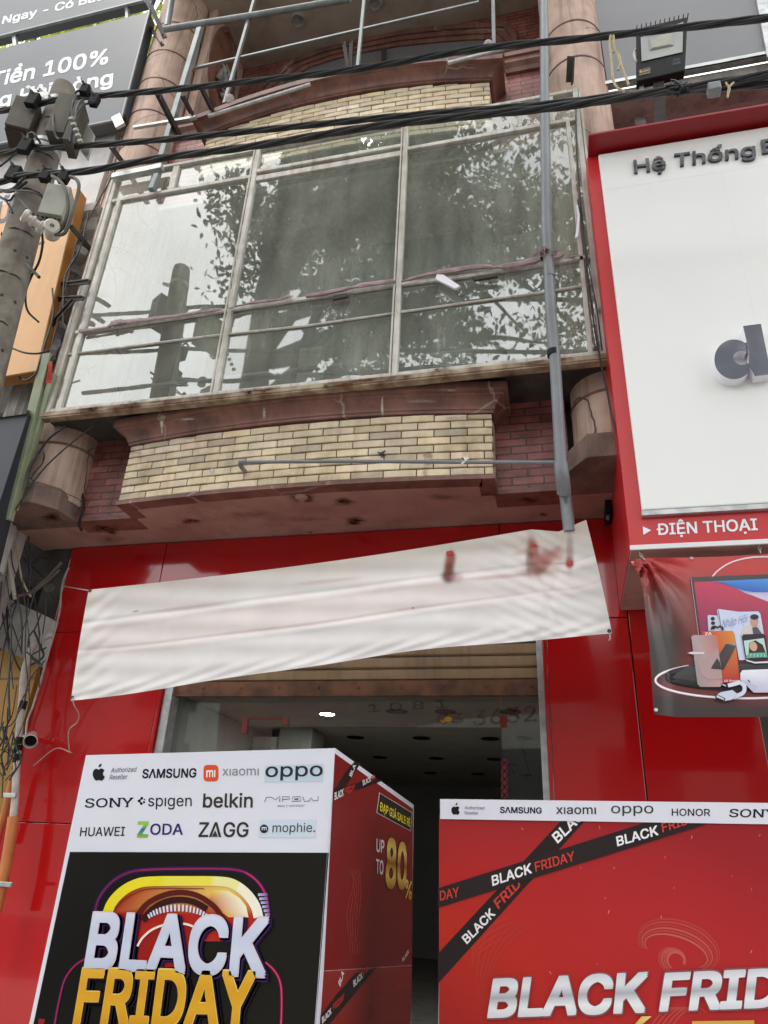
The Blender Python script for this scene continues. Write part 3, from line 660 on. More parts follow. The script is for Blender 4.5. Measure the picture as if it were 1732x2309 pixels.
# ledge under the glass bay and first-floor inside
q = MB(); q.box(-3.85, .45, YG + .06, 5.25, 4.64, 4.72); q.build('bay_ledge', M['concdark'], house)
q = MB(); q.box(-4.2, -4.02, 4.3, 5.248, 4.6, 8.4); q.box(.58, .7, 4.3, 5.248, 4.6, 8.4); build_each(q, 'balcony_side_wall', M['pink'], house)
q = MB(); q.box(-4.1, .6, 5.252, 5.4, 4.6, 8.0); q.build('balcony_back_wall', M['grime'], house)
q = MB()
for x0, x1, z0, z1, yy in ((-3.42, -2.98, 4.73, 6.3, 4.95), (-3.3, -3.12, 6.3, 6.9, 5.0), (-.28, .36, 4.73, 6.9, 5.0), (-2.2, -1.98, 4.73, 5.9, 5.05)):
    q.box(x0, x1, yy, yy + .12, z0, z1)
build_each(q, 'inner_pier', M['curtain'], house, bevel=.01)
q = MB(); q.box(-2.9, -2.3, 5.15, 5.24, 4.73, 6.4); q.box(-1.9, -.4, 5.15, 5.24, 4.73, 6.7); build_each(q, 'shade_panel', M['darkin'], house)  # solid dark panels stand in for the shade of the interior
q = MB()
for (a, bq) in ((4.95, .03), (5.3, .03)): q.box(-3.6, .3, 4.62, 4.66, a, a + bq)
build_each(q, 'inner_rail', M['steel'], house)
q = MB(); q.box(-3.6, .3, 4.42, 5.25, 7.30, 7.35); q.build('balcony_ceiling', M['curtain'], house)

# aluminium glass bay
XL, XR = -3.80, .415
fr = MB()
def vbar(x, wd, z0, z1, y=YG, d=.05): fr.box(x - wd / 2, x + wd / 2, y, y + d, z0, z1)
def hbar(x0, x1, z, h, y=YG, d=.05): fr.box(x0, x1, y, y + d, z - h / 2, z + h / 2)
m1, m2 = A(484, 885, YG)[0], A(889, 841, YG)[0]
ZB0, ZT0, ZT1 = 4.636, 6.965, 7.33
for x in (XL + .02, m1, m2, XR - .02): vbar(x, .040, ZB0, ZT1)
vbar(XL + .115, .04, ZB0, ZT0, YG + .004); vbar(XR - .10, .03, ZB0, ZT0, YG + .004)
xr = [XL + .02, m1, m2, XR - .02]
for i in range(3):
    a, c = xr[i] + .021, xr[i + 1] - .021
    zz = ZT0 + (.055 if i == 1 else 0)
    hbar(a, c, zz, .038, YG + .003); hbar(a, c, ZT1 - .018, .034, YG + .003)
    hbar(a, c, 4.655, .034, YG + .003)
    if i == 1: hbar(a, c, zz - .085, .06, YG + .012)
vbar(A(1170, 240, YG)[0], .035, ZT0 + .024, ZT1 - .04, YG + .006); vbar(A(1242, 220, YG)[0], .035, ZT0 + .024, ZT1 - .04, YG + .006)
vbar(A(395, 380, YG)[0], .06, ZT0 + .024, ZT1 - .04, YG + .006)
vbar(m1 - .033, .012, ZB0, ZT1, YG - .008, .02); vbar(m2 - .033, .012, ZB0, ZT1, YG - .008, .02); vbar(XR + .012, .018, ZB0, ZT1, YG - .006, .05); vbar(XL - .012, .02, ZB0, ZT1, YG - .006, .05)
bay = fr.build('window_frame', M['alu'], house, bevel=.004)
q = MB(); q.box(XL - .03, XR + .03, YG - .014, YG + .058, 4.594, 4.634); q.box(XL - .03, XR + .03, YG - .008, YG + .058, 4.580, 4.5935)
q.build('sill', M['rustsill'], bay, bevel=.004)
for i in range(3):
    a, c = xr[i] + .02, xr[i + 1] - .02
    zz = ZT0 + (.055 if i == 1 else 0)
    MB().add([(a, YG + .03, 4.66), (c, YG + .03, 4.66), (c, YG + .03, zz), (a, YG + .03, zz)], [(0, 1, 2, 3)]).build('window_pane', M['glass'], bay)
    MB().add([(a, YG + .034, zz), (c, YG + .034, zz), (c, YG + .034, ZT1 - .03), (a, YG + .034, ZT1 - .03)], [(0, 1, 2, 3)]).build('window_pane', M['glass'], bay)
q = MB()                                            # thin glazing bars, slightly sagging
pts = [(154, 799), (480, 757), (689, 735), (889, 706), (1050, 683), (1220, 660), (1354, 638)]
q.tube([A(x, y, YG + .018) for x, y in pts], .009, 6)
pts = [(171, 750), (330, 727), (507, 701), (700, 672), (896, 642), (1060, 622), (1200, 600), (1330, 580)]
for k in range(len(pts) - 1): q.bar(A(*pts[k], YG + .014), A(*pts[k + 1], YG + .014), .02, .03)
q.build('glazing_bar', M['alu'], bay)
P = Print((0, YG - .0155, 0), (0, -1, 0))
for k in range(16):
    u = rng.uniform(0, 1); smear(P, 110 + 1240 * u, 934 - 136 * u + rng.uniform(-6, 8), rng.uniform(14, 46), rng.uniform(3, 7), rng.uniform(.5, 1), ang=-.105)
build_each(P, 'sill_rust', M['rust'], house)
P = Print((0, YG - .018, 0), (0, -1, 0))
for x, y, rx, ry in ((1345, 778, 12, 26), (735, 872, 10, 7), (205, 925, 8, 6), (300, 908, 14, 5), (560, 885, 10, 5), (1352, 700, 6, 12)): smear(P, x, y, rx, ry, 1)
build_each(P, 'soot_mark', M['soot'], house)
P = Print((0, 4.055, 0), (0, -1, 0))
for x, y, rx, ry, dd in ((596, 925, 4, 26, .9), (598, 912, 5, 14, .7), (365, 955, 5, 26, .8), (367, 940, 10, 7, .7), (862, 915, 4, 30, .8), (420, 945, 26, 4, .5), (740, 895, 20, 4, .6), (1010, 880, 26, 3, .5), (790, 898, 12, 3, .6), (950, 905, 40, 5, .25)): smear(P, x, y, rx, ry, dd)
build_each(P, 'lime_streak', M['lime'], house)
# remains of a torn banner along the middle rail
def ragged(px, up, dn, Y, step=7, curl=.03):
    q = MB(); P_ = spline([(x, y, 0) for x, y in px], 5); V = []; u, d = up * .8, dn * .6
    for i, c in enumerate(P_):
        if rng.random() < .35 or i in (0, len(P_) - 1): u = up * rng.uniform(.15, 1.2) * (.3 if i in (0, len(P_) - 1) else 1); d = dn * rng.uniform(.1, 1.1)
        for t, yy in ((-u, rng.uniform(.5, .8)), (-u * .4, rng.uniform(.9, 1.1)), (d * .4, rng.uniform(.9, 1.1)), (d, rng.uniform(.4, .6))):
            V.append(A(c[0] + rng.uniform(-1.5, 1.5), c[1] + t, Y - curl * yy))
    n = len(P_)
    q.add(V, [(i * 4 + j, i * 4 + j + 1, i * 4 + j + 5, i * 4 + j + 4) for i in range(n - 1) for j in range(3)])
    o = q; return o
tq = ragged([(516, 694), (560, 684), (620, 676), (660, 668)], 6, 4, YG)
q2 = ragged([(690, 666), (740, 659), (800, 647), (850, 640), (893, 634)], 8, 8, YG); tq.add(q2.v, q2.f)
q2 = ragged([(906, 634), (960, 618), (1010, 612), (1060, 604), (1110, 600)], 9, 7, YG); tq.add(q2.v, q2.f)
q2 = ragged([(1110, 602), (1180, 592), (1225, 582), (1272, 572)], 7, 14, YG); tq.add(q2.v, q2.f)
q2 = ragged([(1275, 582), (1300, 577), (1326, 573)], 4, 4, YG); tq.add(q2.v, q2.f)
q2 = ragged([(180, 748), (240, 738), (270, 730), (330, 722), (420, 710), (500, 697)], 6, 3, YG, curl=.015); tq.add(q2.v, q2.f)
q2 = ragged([(244, 737), (258, 732), (284, 727)], 11, 3, YG, curl=.03); tq.add(q2.v, q2.f)
tt = tq.build('torn_tape', M['torn'], bay); so2 = tt.modifiers.new('solid', 'SOLIDIFY'); so2.thickness = .003
q = MB(); q.prism([A(985, 618, YG - .03), A(1000, 619, YG - .03), A(1038, 645, YG - .06), A(1026, 650, YG - .06), A(982, 628, YG - .03)], (0, .02, 0)); q.build('loose_strip', M['acryl'], bay)
q = MB(); q.prism([A(752, 666, YG - .03), A(782, 660, YG - .03), A(784, 668, YG - .03), A(750, 675, YG - .03)], (0, .02, 0)); q.prism([A(1065, 625, YG - .03), A(1118, 618, YG - .03), A(1122, 623, YG - .03), A(1070, 631, YG - .03)], (0, .02, 0)); q.build('torn_scrap', M['blacksteel'], bay)

# second-floor loggia
q = MB(); q.box(-3.9, .5, 3.6, 5.25, ZC, ZC + .12); q.build('loggia_ceiling', M['ceilup'], house)
for x, y in ((673, 43), (845, 5)):
    c = AZ(x, y, ZC); q = MB(); q.lathe([(.001, -.012), (.05, -.014), (.055, -.035), (.075, -.04), (.088, -.022), (.092, -.002)], c, n=20); q.build('ceiling_lamp', M['relief'], house, smooth=40)
q = MB(); q.box(-3.6, -3.5, 4.45, 5.25, 8.0, ZC); q.box(.25, .4, 4.45, 5.25, 8.0, ZC); build_each(q, 'loggia_side_wall', M['pink'], house)
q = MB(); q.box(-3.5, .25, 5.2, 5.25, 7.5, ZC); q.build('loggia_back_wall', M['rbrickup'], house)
q = MB(); q.box(-3.6, .4, 4.5, 5.25, 7.4, 7.5); q.build('loggia_floor', M['concdark'], house)
ao = [(588, 240), (585, 208), (612, 188), (650, 152), (720, 124), (800, 104), (900, 82), (1000, 70), (1080, 65), (1150, 63), (1166, 92), (1166, 130)]
ai = [(628, 240), (622, 206), (650, 186), (700, 155), (760, 136), (820, 122), (900, 108), (1000, 98), (1060, 94), (1110, 93), (1130, 104), (1134, 130)]
mo = MB(); n = len(ao)
for (k0, k1, yo) in ((0, .34, 5.13), (.34, .68, 5.15), (.68, 1, 5.17)):
    for i in range(n - 1):
        def mixp(a, c, t): return (a[0] + (c[0] - a[0]) * t, a[1] + (c[1] - a[1]) * t)
        qd = [A(*mixp(ao[i], ai[i], k0), 5.2), A(*mixp(ao[i + 1], ai[i + 1], k0), 5.2), A(*mixp(ao[i + 1], ai[i + 1], k1), 5.2), A(*mixp(ao[i], ai[i], k1), 5.2)]
        qd = [(p[0], yo, p[2]) for p in qd]; mo.prism(qd, (0, 5.199 - yo, 0))
arch_ = mo.build('arch_moulding', M['brown'], house)
q = MB(); q.prism([(p[0], 5.19, p[2]) for p in [A(x, y, 5.2) for x, y in ai]], (0, .009, 0)); q.build('arched_window', M['greypanel'], house)
q = MB(); q.bar(A(865, 110, 5.16), A(868, 230, 5.16), .05, .03); q.build('window_bar', M['blacksteel'], house)
# niche with a carved relief on the left cheek wall
q = MB(); c = np.array([-3.5, 4.78, 10.0]); ring = []
V = []
for rad, xo in (((.30, .72), 0.0), ((.30, .72), .03), ((.24, .64), .035), ((.235, .62), .01)):
    for i in range(33):
        t = math.pi * 2 * i / 32; V.append((-3.5 + xo, c[1] + rad[0] * math.cos(t), c[2] + rad[1] * math.sin(t)))
q.add(V, [(k * 33 + i, k * 33 + i + 1, (k + 1) * 33 + i + 1, (k + 1) * 33 + i) for k in range(3) for i in range(32)])
ni = q.build('niche', M['brown'], house)
q = MB(); q.add([(-3.492, c[1] + .235 * math.cos(2 * math.pi * i / 32), c[2] + .62 * math.sin(2 * math.pi * i / 32)) for i in range(32)], [tuple(range(32))]); q.build('niche_back', M['terracotta'], ni)
q = MB()
for k in range(26):
    a = rng.uniform(0, 6.28); rr = rng.uniform(0, 1) ** .6
    cc = (-3.47, 4.80 + .13 * rr * math.cos(a), 9.78 + .2 * rr * math.sin(a))
    q.tube(spline([(cc[0], cc[1], cc[2]), (cc[0] + .05, cc[1] + rng.uniform(-.05, .05), cc[2] + .03), (cc[0] + .03, cc[1] + rng.uniform(-.08, .08), cc[2] + rng.uniform(-.12, .12))], 4), [.03, .035, .035, .03, .025, .02, .018, .014, .01], 6)
q.build('carved_relief', M['relief'], ni, smooth=60)
# ------------------------------------------------------------------ right-hand shop: grey upper storey, red and white sign
rb = thing('phone_shop', 'grey panelled building rising above the red and white shop sign', 'building', (2, 5, 0))
q = MB(); q.box(.50, 6, 4.30, 4.36, 7.80, 12); q.build('facade_panel', M['greypanel'], rb)
q = MB(); q.box(.47, .498, 4.28, 4.35, 7.74, 12); q.box(.47, 6, 4.28, 4.35, 7.755, 7.797); q.build('chrome_trim', M['chrome'], rb, bevel=.004)
q = MB(); q.bar(A(1712, -40, 4.28), A(1745, 130, 4.28), .10, .03, up=(0, 1, 0)); q.build('facade_mullion', M['galv'], rb)
q = MB(); q.box(.47, 6, 4.36, 4.62, 7.66, 7.754); q.build('fascia_beam', M['greystucco'], rb)
q = MB(); q.box(.72, 6, 4.625, 6.3, 7.70, 7.76); q.build('soffit_board', M['intwall'], rb)
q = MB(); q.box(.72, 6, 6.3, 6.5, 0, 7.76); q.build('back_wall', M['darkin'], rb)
q = MB()
for k in range(9): q.box(.56 + k * .085, .56 + k * .085 + .06, 4.7 + (k % 2) * .02, 4.74, 6.4, 7.68)
q.build('corrugated_sheet', M['greystucco'], rb)
q = MB(); q.bar(A(1432, 240, 4.6), A(1446, 285, 4.6), .09, .04, up=(0, 1, 0)); q.build('steel_stub', M['galv'], rb)
q = MB(); q.box(.463, 1.16, YR, YR + .03, 0, 3.6); q.build('shop_pier_cladding', M['redpanel'], rb, bevel=.003)
q = MB(); q.box(1.163, 4, 5.3, 5.4, 0, 3.6); q.build('shop_window', M['grime'], rb)

sg = thing('shop_sign', 'large red framed shop sign with white panel and raised chrome lettering', 'sign', (2, 3.84, 3.2))
YS = 3.836; ZSG = 3.199; XS = .409
q = MB(); q.box(XS, 3.6, YS, YR - .02, ZSG + .012, 6.33); q.build('sign_case', M['redsign'], sg, bevel=.004)
h0, h1 = AZ(1327, 304, 6.34), AZ(1732, 236, 6.34)
q = MB(); q.prism([(XS + .012, YS + .2, 6.332), (h0[0], h0[1], 6.332), (3.6, h1[1], 6.332), (3.6, YS + .2, 6.332)], (0, 0, .02)); q.build('hood', M['redshade'], sg, bevel=.003)
q = MB(); q.box(XS - .002, 3.6, YS - .012, YS + .0, ZSG - .004, ZSG + .022); q.build('bottom_rail', M['letterwhite'], sg)
q = MB(); q.box(XS + .004, 3.6, YS + .002, YR - .02, ZSG, ZSG + .01); q.build('sign_underside', M['soffit'], sg)
YW = 3.80
wp = [A(1350, 348, YW), A(1447, 1150, YW)]
q = MB(); xw, zt, zb = .49, wp[0][2], wp[1][2]
q.box(xw, 3.6, YW, YS - .001, zb, zt); wpn = q.build('white_panel', M['whitesign'], sg, bevel=.008)
q = MB(); q.box(xw - .004, 3.6, YW + .004, YS, zb - .03, zb - .002); q.build('panel_edge', M['galv'], sg)
q = MB(); xj = A(1628, 392, YW)[0]; zj = A(1450, 415, YW)[2]
q.box(xw + .02, 3.6, YW - .0006, YW + .001, zj - .0015, zj + .0015); q.box(xj - .0015, xj + .0015, YW - .0006, YW + .001, zb + .5, zj); q.build('panel_seam', M['acryl'], wpn)
P = Print((0, YW, 0), (0, -1, 0)); q = MB()
solid_text(q, 'Hệ', P, (1430, 393), (1502, 384), (1427.4, 366), .018, .022)
solid_text(q, 'Thống', P, (1519.5, 379), (1703.6, 354.4), (1519.5, 352), .018, .022)
solid_text(q, 'B', P, (1718, 349.5), (1757, 343.7), (1714, 321), .018, .022)
build_each(q, 'lettering', M['chromedark'], sg)
def z6(X, Y): return (1050 + .4111 * X, 500 + .4111 * Y)
def dshape(grow=0):
    cx, cz, rx, ry = 1472, 754, 112 + grow, 110 + grow
    bowl = []
    for i in range(25):
        t = R(-48 - i * (274 / 24)); bowl.append((cx + rx * math.cos(t), cz + ry * math.sin(t) * -1 * -1))
    return bowl
q = MB(); qf = MB()
P2 = Print((0, YW - .075, 0), (0, -1, 0))
def pl3(X, Y, y): return A(*z6(X, Y), YW - .075) * np.array([1, 0, 1]) + np.array([0, y, 0])
outer = [(1472 + 107 * math.cos(R(t)), 754 + 108 * math.sin(R(t))) for t in np.linspace(-55, -318, 40)]
inner = [(1515 + 46 * math.cos(R(t)), 745 + 40 * math.sin(R(t))) for t in np.linspace(-55, -318, 40)]
inner = [(min(x, 1553), y) for x, y in inner]
outer = [(min(x, 1560), y) for x, y in outer]
for yy0, yy1, tgt in ((YW - .072, YW, q), (YW - .076, YW - .0722, qf)):
    for i in range(39):
        quad = [pl3(*outer[i], yy0), pl3(*outer[i + 1], yy0), pl3(*inner[i + 1], yy0), pl3(*inner[i], yy0)]
        tgt.prism(quad, (0, yy1 - yy0, 0))
    # joining pieces and the stem
    tgt.prism([pl3(x, y, yy0) for x, y in ((1522, 572), (1620, 560), (1676, 835), (1587, 846), (1578, 828), (1553, 785), (1555, 705), (1533, 665), (1543, 660))], (0, yy1 - yy0, 0))
lw = q.build('letter', M['acryl'], sg)
qf.build('letter_face', M['silverface'], lw)
P = Print((0, YS - .0005, 0), (0, -1, 0))
P.text('ĐIỆN THOẠI', (1481.7, 1206.5), (1709, 1195), (1480.4, 1182), '#eef0f4', 2, .022)
P.poly([(1449.6, 1187.4), (1468.5, 1196), (1450.8, 1206.3)], '#eef0f4', 2)
P.build('printed_lettering', M['print'], sg)

# floodlight on an arm above the sign
fl = thing('floodlight', 'black square LED floodlight on an arm above the red sign', 'floodlight', A(1487, 300, 3.75))
YF = 3.66
c4 = [(1436, 64), (1551, 37), (1545, 158), (1436, 183)]
q = MB(); q.prism([A(x, y, YF) for x, y in c4], (0, .07, 0)); hb = q.build('housing', M['black'], fl, bevel=.008)
q = MB()
for k in range(12):
    t = k / 11; a = np.array(c4[0]) * (1 - t) + np.array(c4[1]) * t; q.bar(A(a[0], a[1] + 2, YF + .02), A(a[0], a[1] - .6, YF + .02), .006, .05, up=(0, 1, 0))
q.build('cooling_fin', M['black'], hb)
c5 = [(1445, 84), (1541, 49), (1539, 117), (1447, 138)]; c6 = [(1463, 86), (1521, 65), (1519, 101), (1466, 112)]
c6b = [(1468, 88), (1515, 71), (1514, 99), (1470, 108)]
q = MB()
for i in range(4): q.add([A(*c5[i], YF - .006), A(*c5[(i + 1) % 4], YF - .006), A(*c6[(i + 1) % 4], YF - .002), A(*c6[i], YF - .002)], [(0, 1, 2, 3)])
q.prism([A(x, y, YF - .008) for x, y in c6], (0, .006, 0)); q.build('reflector', M['reflector'], fl)
q = MB(); q.prism([A(x, y, YF - .0125) for x, y in c6b], (0, .004, 0)); q.build('led_board', M['led'], fl)
P = Print((0, YF - .001, 0), (0, -1, 0)); P.text('IP65', (1518, 139), (1533, 135.5), (1518, 134), '#5c6066', 1); P.text('150W', (1516, 147.5), (1535, 143), (1516, 142), '#5c6066', 1)
P.poly([(1441, 157), (1467, 151), (1467, 165), (1441, 172)], '#3a2f14', 1); P.disc(1445, 162, 3, 3, '#b08a22', 2); P.stroke([(1450, 162), (1465, 158)], 2.5, '#a8852a', 2); P.stroke([(1442, 170), (1466, 164.5)], 2, '#6a5a2a', 2)
P.build('rating_label', M['print'], hb)
q = MB(); q.bar(A(1484, 165, YF + .04), A(1490, 285, YF + .10), .075, .02, up=(0, 1, 0)); q.build('arm', M['blacksteel'], fl)
q = MB(); q.bar(A(1447, 180, YF + .05), A(1446, 212, YF + .06), .03, .02, up=(0, 1, 0)); q.build('bracket', M['galv'], fl)
q = MB(); q.tube(spline([A(1440, 105, YF + .05), A(1430, 118, YF + .02), A(1433, 135, YF), A(1442, 145, YF + .03)], 6), .008, 6); q.build('lead', M['whitewire'], fl)

# printed product banner hanging on hooks under the sign
def z7(X, Y): return (1400 + .2 * X, 1220 + .2 * Y)
YPB = 3.865
hk = [z7(265, 195), z7(1570, 145)]
def pdisp(x, y):
    d = 0.0
    for (hx, hy), amp in ((hk[0], .050), (hk[1], .012)):
        dx, dy = x - hx, y - hy + 4; r = math.hypot(dx, dy); a = math.atan2(dx, max(dy, .1))
        d += amp * math.sin(a * 13 + .8) * math.exp(-abs(a) * 1.1) * min(r / 40, 1) * math.exp(-r / 230)
    k = min(1, max(.04, (1565 - x) / 60))
    return -.02 - (d + .008 * math.sin(x * .035 + y * .012)) * k
def le(v):   # left edge of the cloth
    pts = [(90, 215), (150, 300), (210, 400), (245, 520), (265, 650), (280, 850), (325, 1200), (350, 1600), (375, 1950)]
    Yv = 215 + (1950 - 215) * v
    for i in range(len(pts) - 1):
        if Yv <= pts[i + 1][1]: 
            t = (Yv - pts[i][1]) / (pts[i + 1][1] - pts[i][1]); return pts[i][0] + (pts[i + 1][0] - pts[i][0]) * t
    return pts[-1][0]
pb = thing('product_banner', 'printed red and brown gadget banner hanging on hooks under the shop sign', 'banner', A(1600, 1620, YPB))
q = MB(); NU, NV = 70, 60; V = []; Cc = []
def mixc(a, b, t): t = max(0, min(1, t)); return tuple(x + (y - x) * t for x, y in zip(a, b))
rd, br_, dk, lg = L('#c23a38'), L('#7e4a44'), L('#3d3432'), L('#8d3a36')
for j in range(NV + 1):
    v = j / NV
    for i in range(NU + 1):
        u = i / NU; X0 = le(v); X1 = 2600
        top = 195 - (u * 2300) * .035 + (14 * math.sin(min(1, max(0, (u * 2300 - 170) / 1300)) * math.pi) if u * 2300 > 170 else 20 * (1 - u * 2300 / 170))
        X = X0 + (X1 - X0) * u
        bot = 1985 - 35 * max(0, 1 - u * 9) - 5 * u
        Y = top + (bot - top) * v
        px_ = z7(X, Y); V.append(A(px_[0], px_[1], YPB + pdisp(*px_)))
        c = mixc(rd, br_, (Y - 200) / 420); c = mixc(c, dk, (Y - 600) / 500)
        c = mixc(c, rd, (X - 560) / 900 * (1 if Y < 1500 else .35)); c = mixc(c, dk, (Y - 1700) / 200)
        if 1450 < Y < 1780: c = mixc(c, lg, .6 * (1 - abs(Y - 1640) / 140) * min(1, max(0, (X - 300) / 200)))
        Cc.append(c)
W = NU + 1
q.add(V, [(j * W + i, j * W + i + 1, (j + 1) * W + i + 1, (j + 1) * W + i) for j in range(NV) for i in range(NU)], 0, Cc)
cl = q.build('cloth', M['pbanner'], pb, smooth=80)
def pd(qp, x, y): d = pdisp(x, y); return A(x, y, YPB + d) + np.array([0, -1, 0]) * (.0016 + (qp[1] - YPB) * -1)
class PB(Print):
    def pt(s, x, y, lv=0): return A(x, y, YPB + pdisp(x, y)) + np.array([0, -.0014 * (lv + 1), 0])
P = PB((0, YPB, 0), (0, -1, 0))
Z7 = lambda L_: [z7(*p) for p in L_]
def dens(pts, n=6): 
    out = []
    for i in range(len(pts) - 1):
        for k in range(n): out.append(tuple(np.array(pts[i]) + (np.array(pts[i + 1]) - np.array(pts[i])) * k / n))
    return out + [pts[-1]]
P.stroke([z7(*p[:2]) for p in spline([(1010, 430, 0), (1100, 330, 0), (1250, 240, 0), (1450, 190, 0), (1659, 180, 0), (1900, 200, 0)], 8)], 3.2, '#f3d9de', 1)
P.poly(Z7([(780, 430), (800, 410), (1659, 375), (2300, 355), (2300, 1250), (900, 1250), (885, 1060)]), '#46403f', 1)
P.poly(Z7([(825, 465), (1659, 430), (2300, 410), (2300, 1230), (920, 1230)]), ['#c8385a', '#d84858', '#d84858', '#d03a34', '#6a2a60'], 2)
P.poly(Z7([(1020, 460), (1659, 430), (2300, 410), (2300, 760), (1659, 690), (1500, 625), (1400, 590), (1300, 540), (1150, 480)]), ['#3d7cd0', '#4a8fe0', '#4a8fe0', '#d8d4e8', '#e0b8b8', '#d8d0e4', '#c8cce8', '#5a7ad0', '#3d6cc8'], 3)
P.poly(Z7([(1020, 460), (1659, 430), (2300, 410), (2300, 600), (1659, 580), (1500, 580), (1390, 560), (1280, 520), (1150, 478)]), ['#4a90dc', '#4d98e4', '#4d98e4', '#3a6cc4', '#3a6cc4', '#3c70c8', '#3a66bc', '#3c70c8', '#4484d4'], 4)
P.stroke(Z7(dens([(790, 430), (900, 1255)])), 1.0, '#d8b8b6', 5)
# base disc with its glowing ring
ring = [z7(1400 + 1010 * math.cos(R(a)), 1570 + 205 * math.sin(R(a))) for a in range(75, 232, 4)]
P.stroke(ring, 5.2, '#f7dbe6', 1); P.stroke(ring, 2.2, '#ffffff', 2)
P.poly([z7(1400 + 890 * math.cos(R(a)), 1545 + 150 * math.sin(R(a))) for a in range(0, 360, 8)], '#1d1b1c', 3)
P.poly([z7(1400 + 890 * math.cos(R(a)), 1500 + 130 * math.sin(R(a))) for a in range(0, 360, 8)], '#3a3839', 4)
P.poly(Z7([(975, 850), (990, 840), (1085, 845), (1130, 1020), (985, 1020)]), '#cdd2e4', 5)
for k in range(3): P.disc(*z7(1033 + k * 4, 882 + k * 50), 4.6, 4.3, '#20222c', 6)
P.poly(Z7([(1080, 790), (1100, 773), (1330, 805), (1545, 800), (1570, 830), (1610, 1060), (1640, 1330), (1330, 1350), (1280, 1080), (1120, 1010)]), '#d4dcf4', 6)
P.stroke(Z7([(1095, 785), (1130, 1010)]), 1.4, '#3a3f58', 7)
P.text('Nhập Hội', z7(1135, 990), z7(1425, 920), z7(1140, 900), '#8d9cc4', 7, -.008, .25)
P.poly(Z7([(1340, 1080), (1390, 960), (1470, 940), (1560, 960), (1605, 1055), (1560, 1080)]), '#d9d2cc', 7)
P.poly(Z7([(1475, 985), (1530, 975), (1590, 1060), (1490, 1065)]), '#54505e', 8)
P.disc(*z7(1500, 915), 9, 13, '#c99e8a', 8); P.disc(*z7(1500, 865), 9.5, 6, '#2a2422', 9)
P.poly(Z7([(905, 1025), (1255, 1020), (1280, 1060), (1340, 1600), (980, 1610)]), ['#d03428', '#e08a30', '#e09040', '#b82a2c', '#c02c30'], 8)
P.stroke(Z7([(1020, 1010), (1020, 985), (1060, 970), (1085, 985), (1110, 970), (1145, 985), (1145, 1015)]), 4, '#16120f', 9)
P.text('ZA', z7(942, 1070), z7(1020, 1066), z7(942, 1040), '#f4e8e4', 9, .03); P.text('GG', z7(948, 1120), z7(1028, 1116), z7(948, 1088), '#f4e8e4', 9, .01)
P.text('5X Stronger', z7(1160, 1595), z7(1350, 1592), z7(1160, 1572), '#f4e8e4', 9, .02)
P.poly(Z7([(1010, 1440), (1180, 1170), (1285, 1165), (1290, 1200), (1150, 1460), (1020, 1450)]), ['#4a4648', '#3c383a', '#c8c4c8', '#54484a', '#2a2628', '#3a3234'], 10)
P.poly(Z7([(790, 1090), (815, 1068), (1060, 1068), (1085, 1095), (1145, 1620), (1115, 1652), (890, 1652), (860, 1620)]), ['#b3a4a4', '#b8a6a6', '#c88880', '#c47a72', '#c4888a', '#c89a9a', '#a09696', '#9a9292'], 9)
P.poly(Z7([(870, 1390), (1090, 1220), (1120, 1400), (1140, 1560), (980, 1575), (900, 1500)]), '#b89a98', 10)
P.poly(Z7([(745, 1272), (800, 1257), (935, 1262), (935, 1285), (800, 1287)]), '#e4d8da', 11)
P.poly(Z7([(1358, 1090), (1375, 1062), (1600, 1055), (1625, 1080), (1659, 1340), (1500, 1370), (1400, 1340)]), '#25222c', 10)
P.poly(Z7([(1378, 1135), (1605, 1105), (1645, 1320), (1410, 1330)]), '#bfe0d4', 11)
P.poly(Z7([(1435, 1290), (1440, 1160), (1510, 1130), (1590, 1180), (1625, 1270), (1560, 1290)]), '#3d2420', 12)
P.disc(*z7(1485, 1200), 8.5, 11, '#d6a792', 13, rot=-20); P.poly(Z7([(1400, 1320), (1440, 1275), (1630, 1268), (1642, 1325)]), '#5fae94', 13)
for k in range(5): P.stroke(Z7([(1460 + k * 38, 1280), (1450 + k * 40, 1322)]), 1.4, '#bfe4d4', 14)
P.poly(Z7([(1400, 1345), (1500, 1372), (2000, 1350), (2000, 1372), (1500, 1390), (1410, 1362)]), '#e0e2ee', 11)
P.poly(Z7([(1340, 1500), (1365, 1465), (2000, 1440), (2000, 1710), (1490, 1718), (1340, 1570)]), ['#e8e8f4', '#f2f2fa', '#e8e8f4', '#c8c8dc', '#c4c4da', '#d8d8e8'], 11)
P.poly(Z7([(1340, 1570), (1370, 1580), (1530, 1640), (1490, 1718)]), '#c3c4da', 12)
P.stroke(Z7([(1422, 1576), (1448, 1602)]), 2.2, '#24242c', 13)
P.stroke([z7(*p[:2]) for p in spline([(1340, 1600, 0), (1385, 1650, 0), (1370, 1720, 0), (1280, 1760, 0), (1190, 1780, 0)], 6)], 9, '#d9dcee', 12)
P.stroke([z7(*p[:2]) for p in spline([(1340, 1600, 0), (1280, 1620, 0), (1200, 1640, 0)], 6)], 9, '#e2e4f2', 13)
P.poly(Z7([(1070, 1745), (1120, 1715), (1250, 1690), (1300, 1730), (1240, 1800), (1150, 1815)]), '#d2d6ea', 14)
P.poly(Z7([(1050, 1750), (1075, 1738), (1172, 1785), (1160, 1815), (1060, 1785)]), '#23232b', 15); P.poly(Z7([(1068, 1757), (1082, 1750), (1160, 1790), (1150, 1803), (1072, 1775)]), '#c9ccd8', 16)
P.poly(Z7([(1118, 1625), (1150, 1615), (1195, 1640), (1180, 1660)]), '#23232b', 14); P.poly(Z7([(1128, 1630), (1150, 1624), (1180, 1643), (1172, 1652)]), '#c9ccd8', 15)
P.build('printed_picture', M['pbanner'], cl)
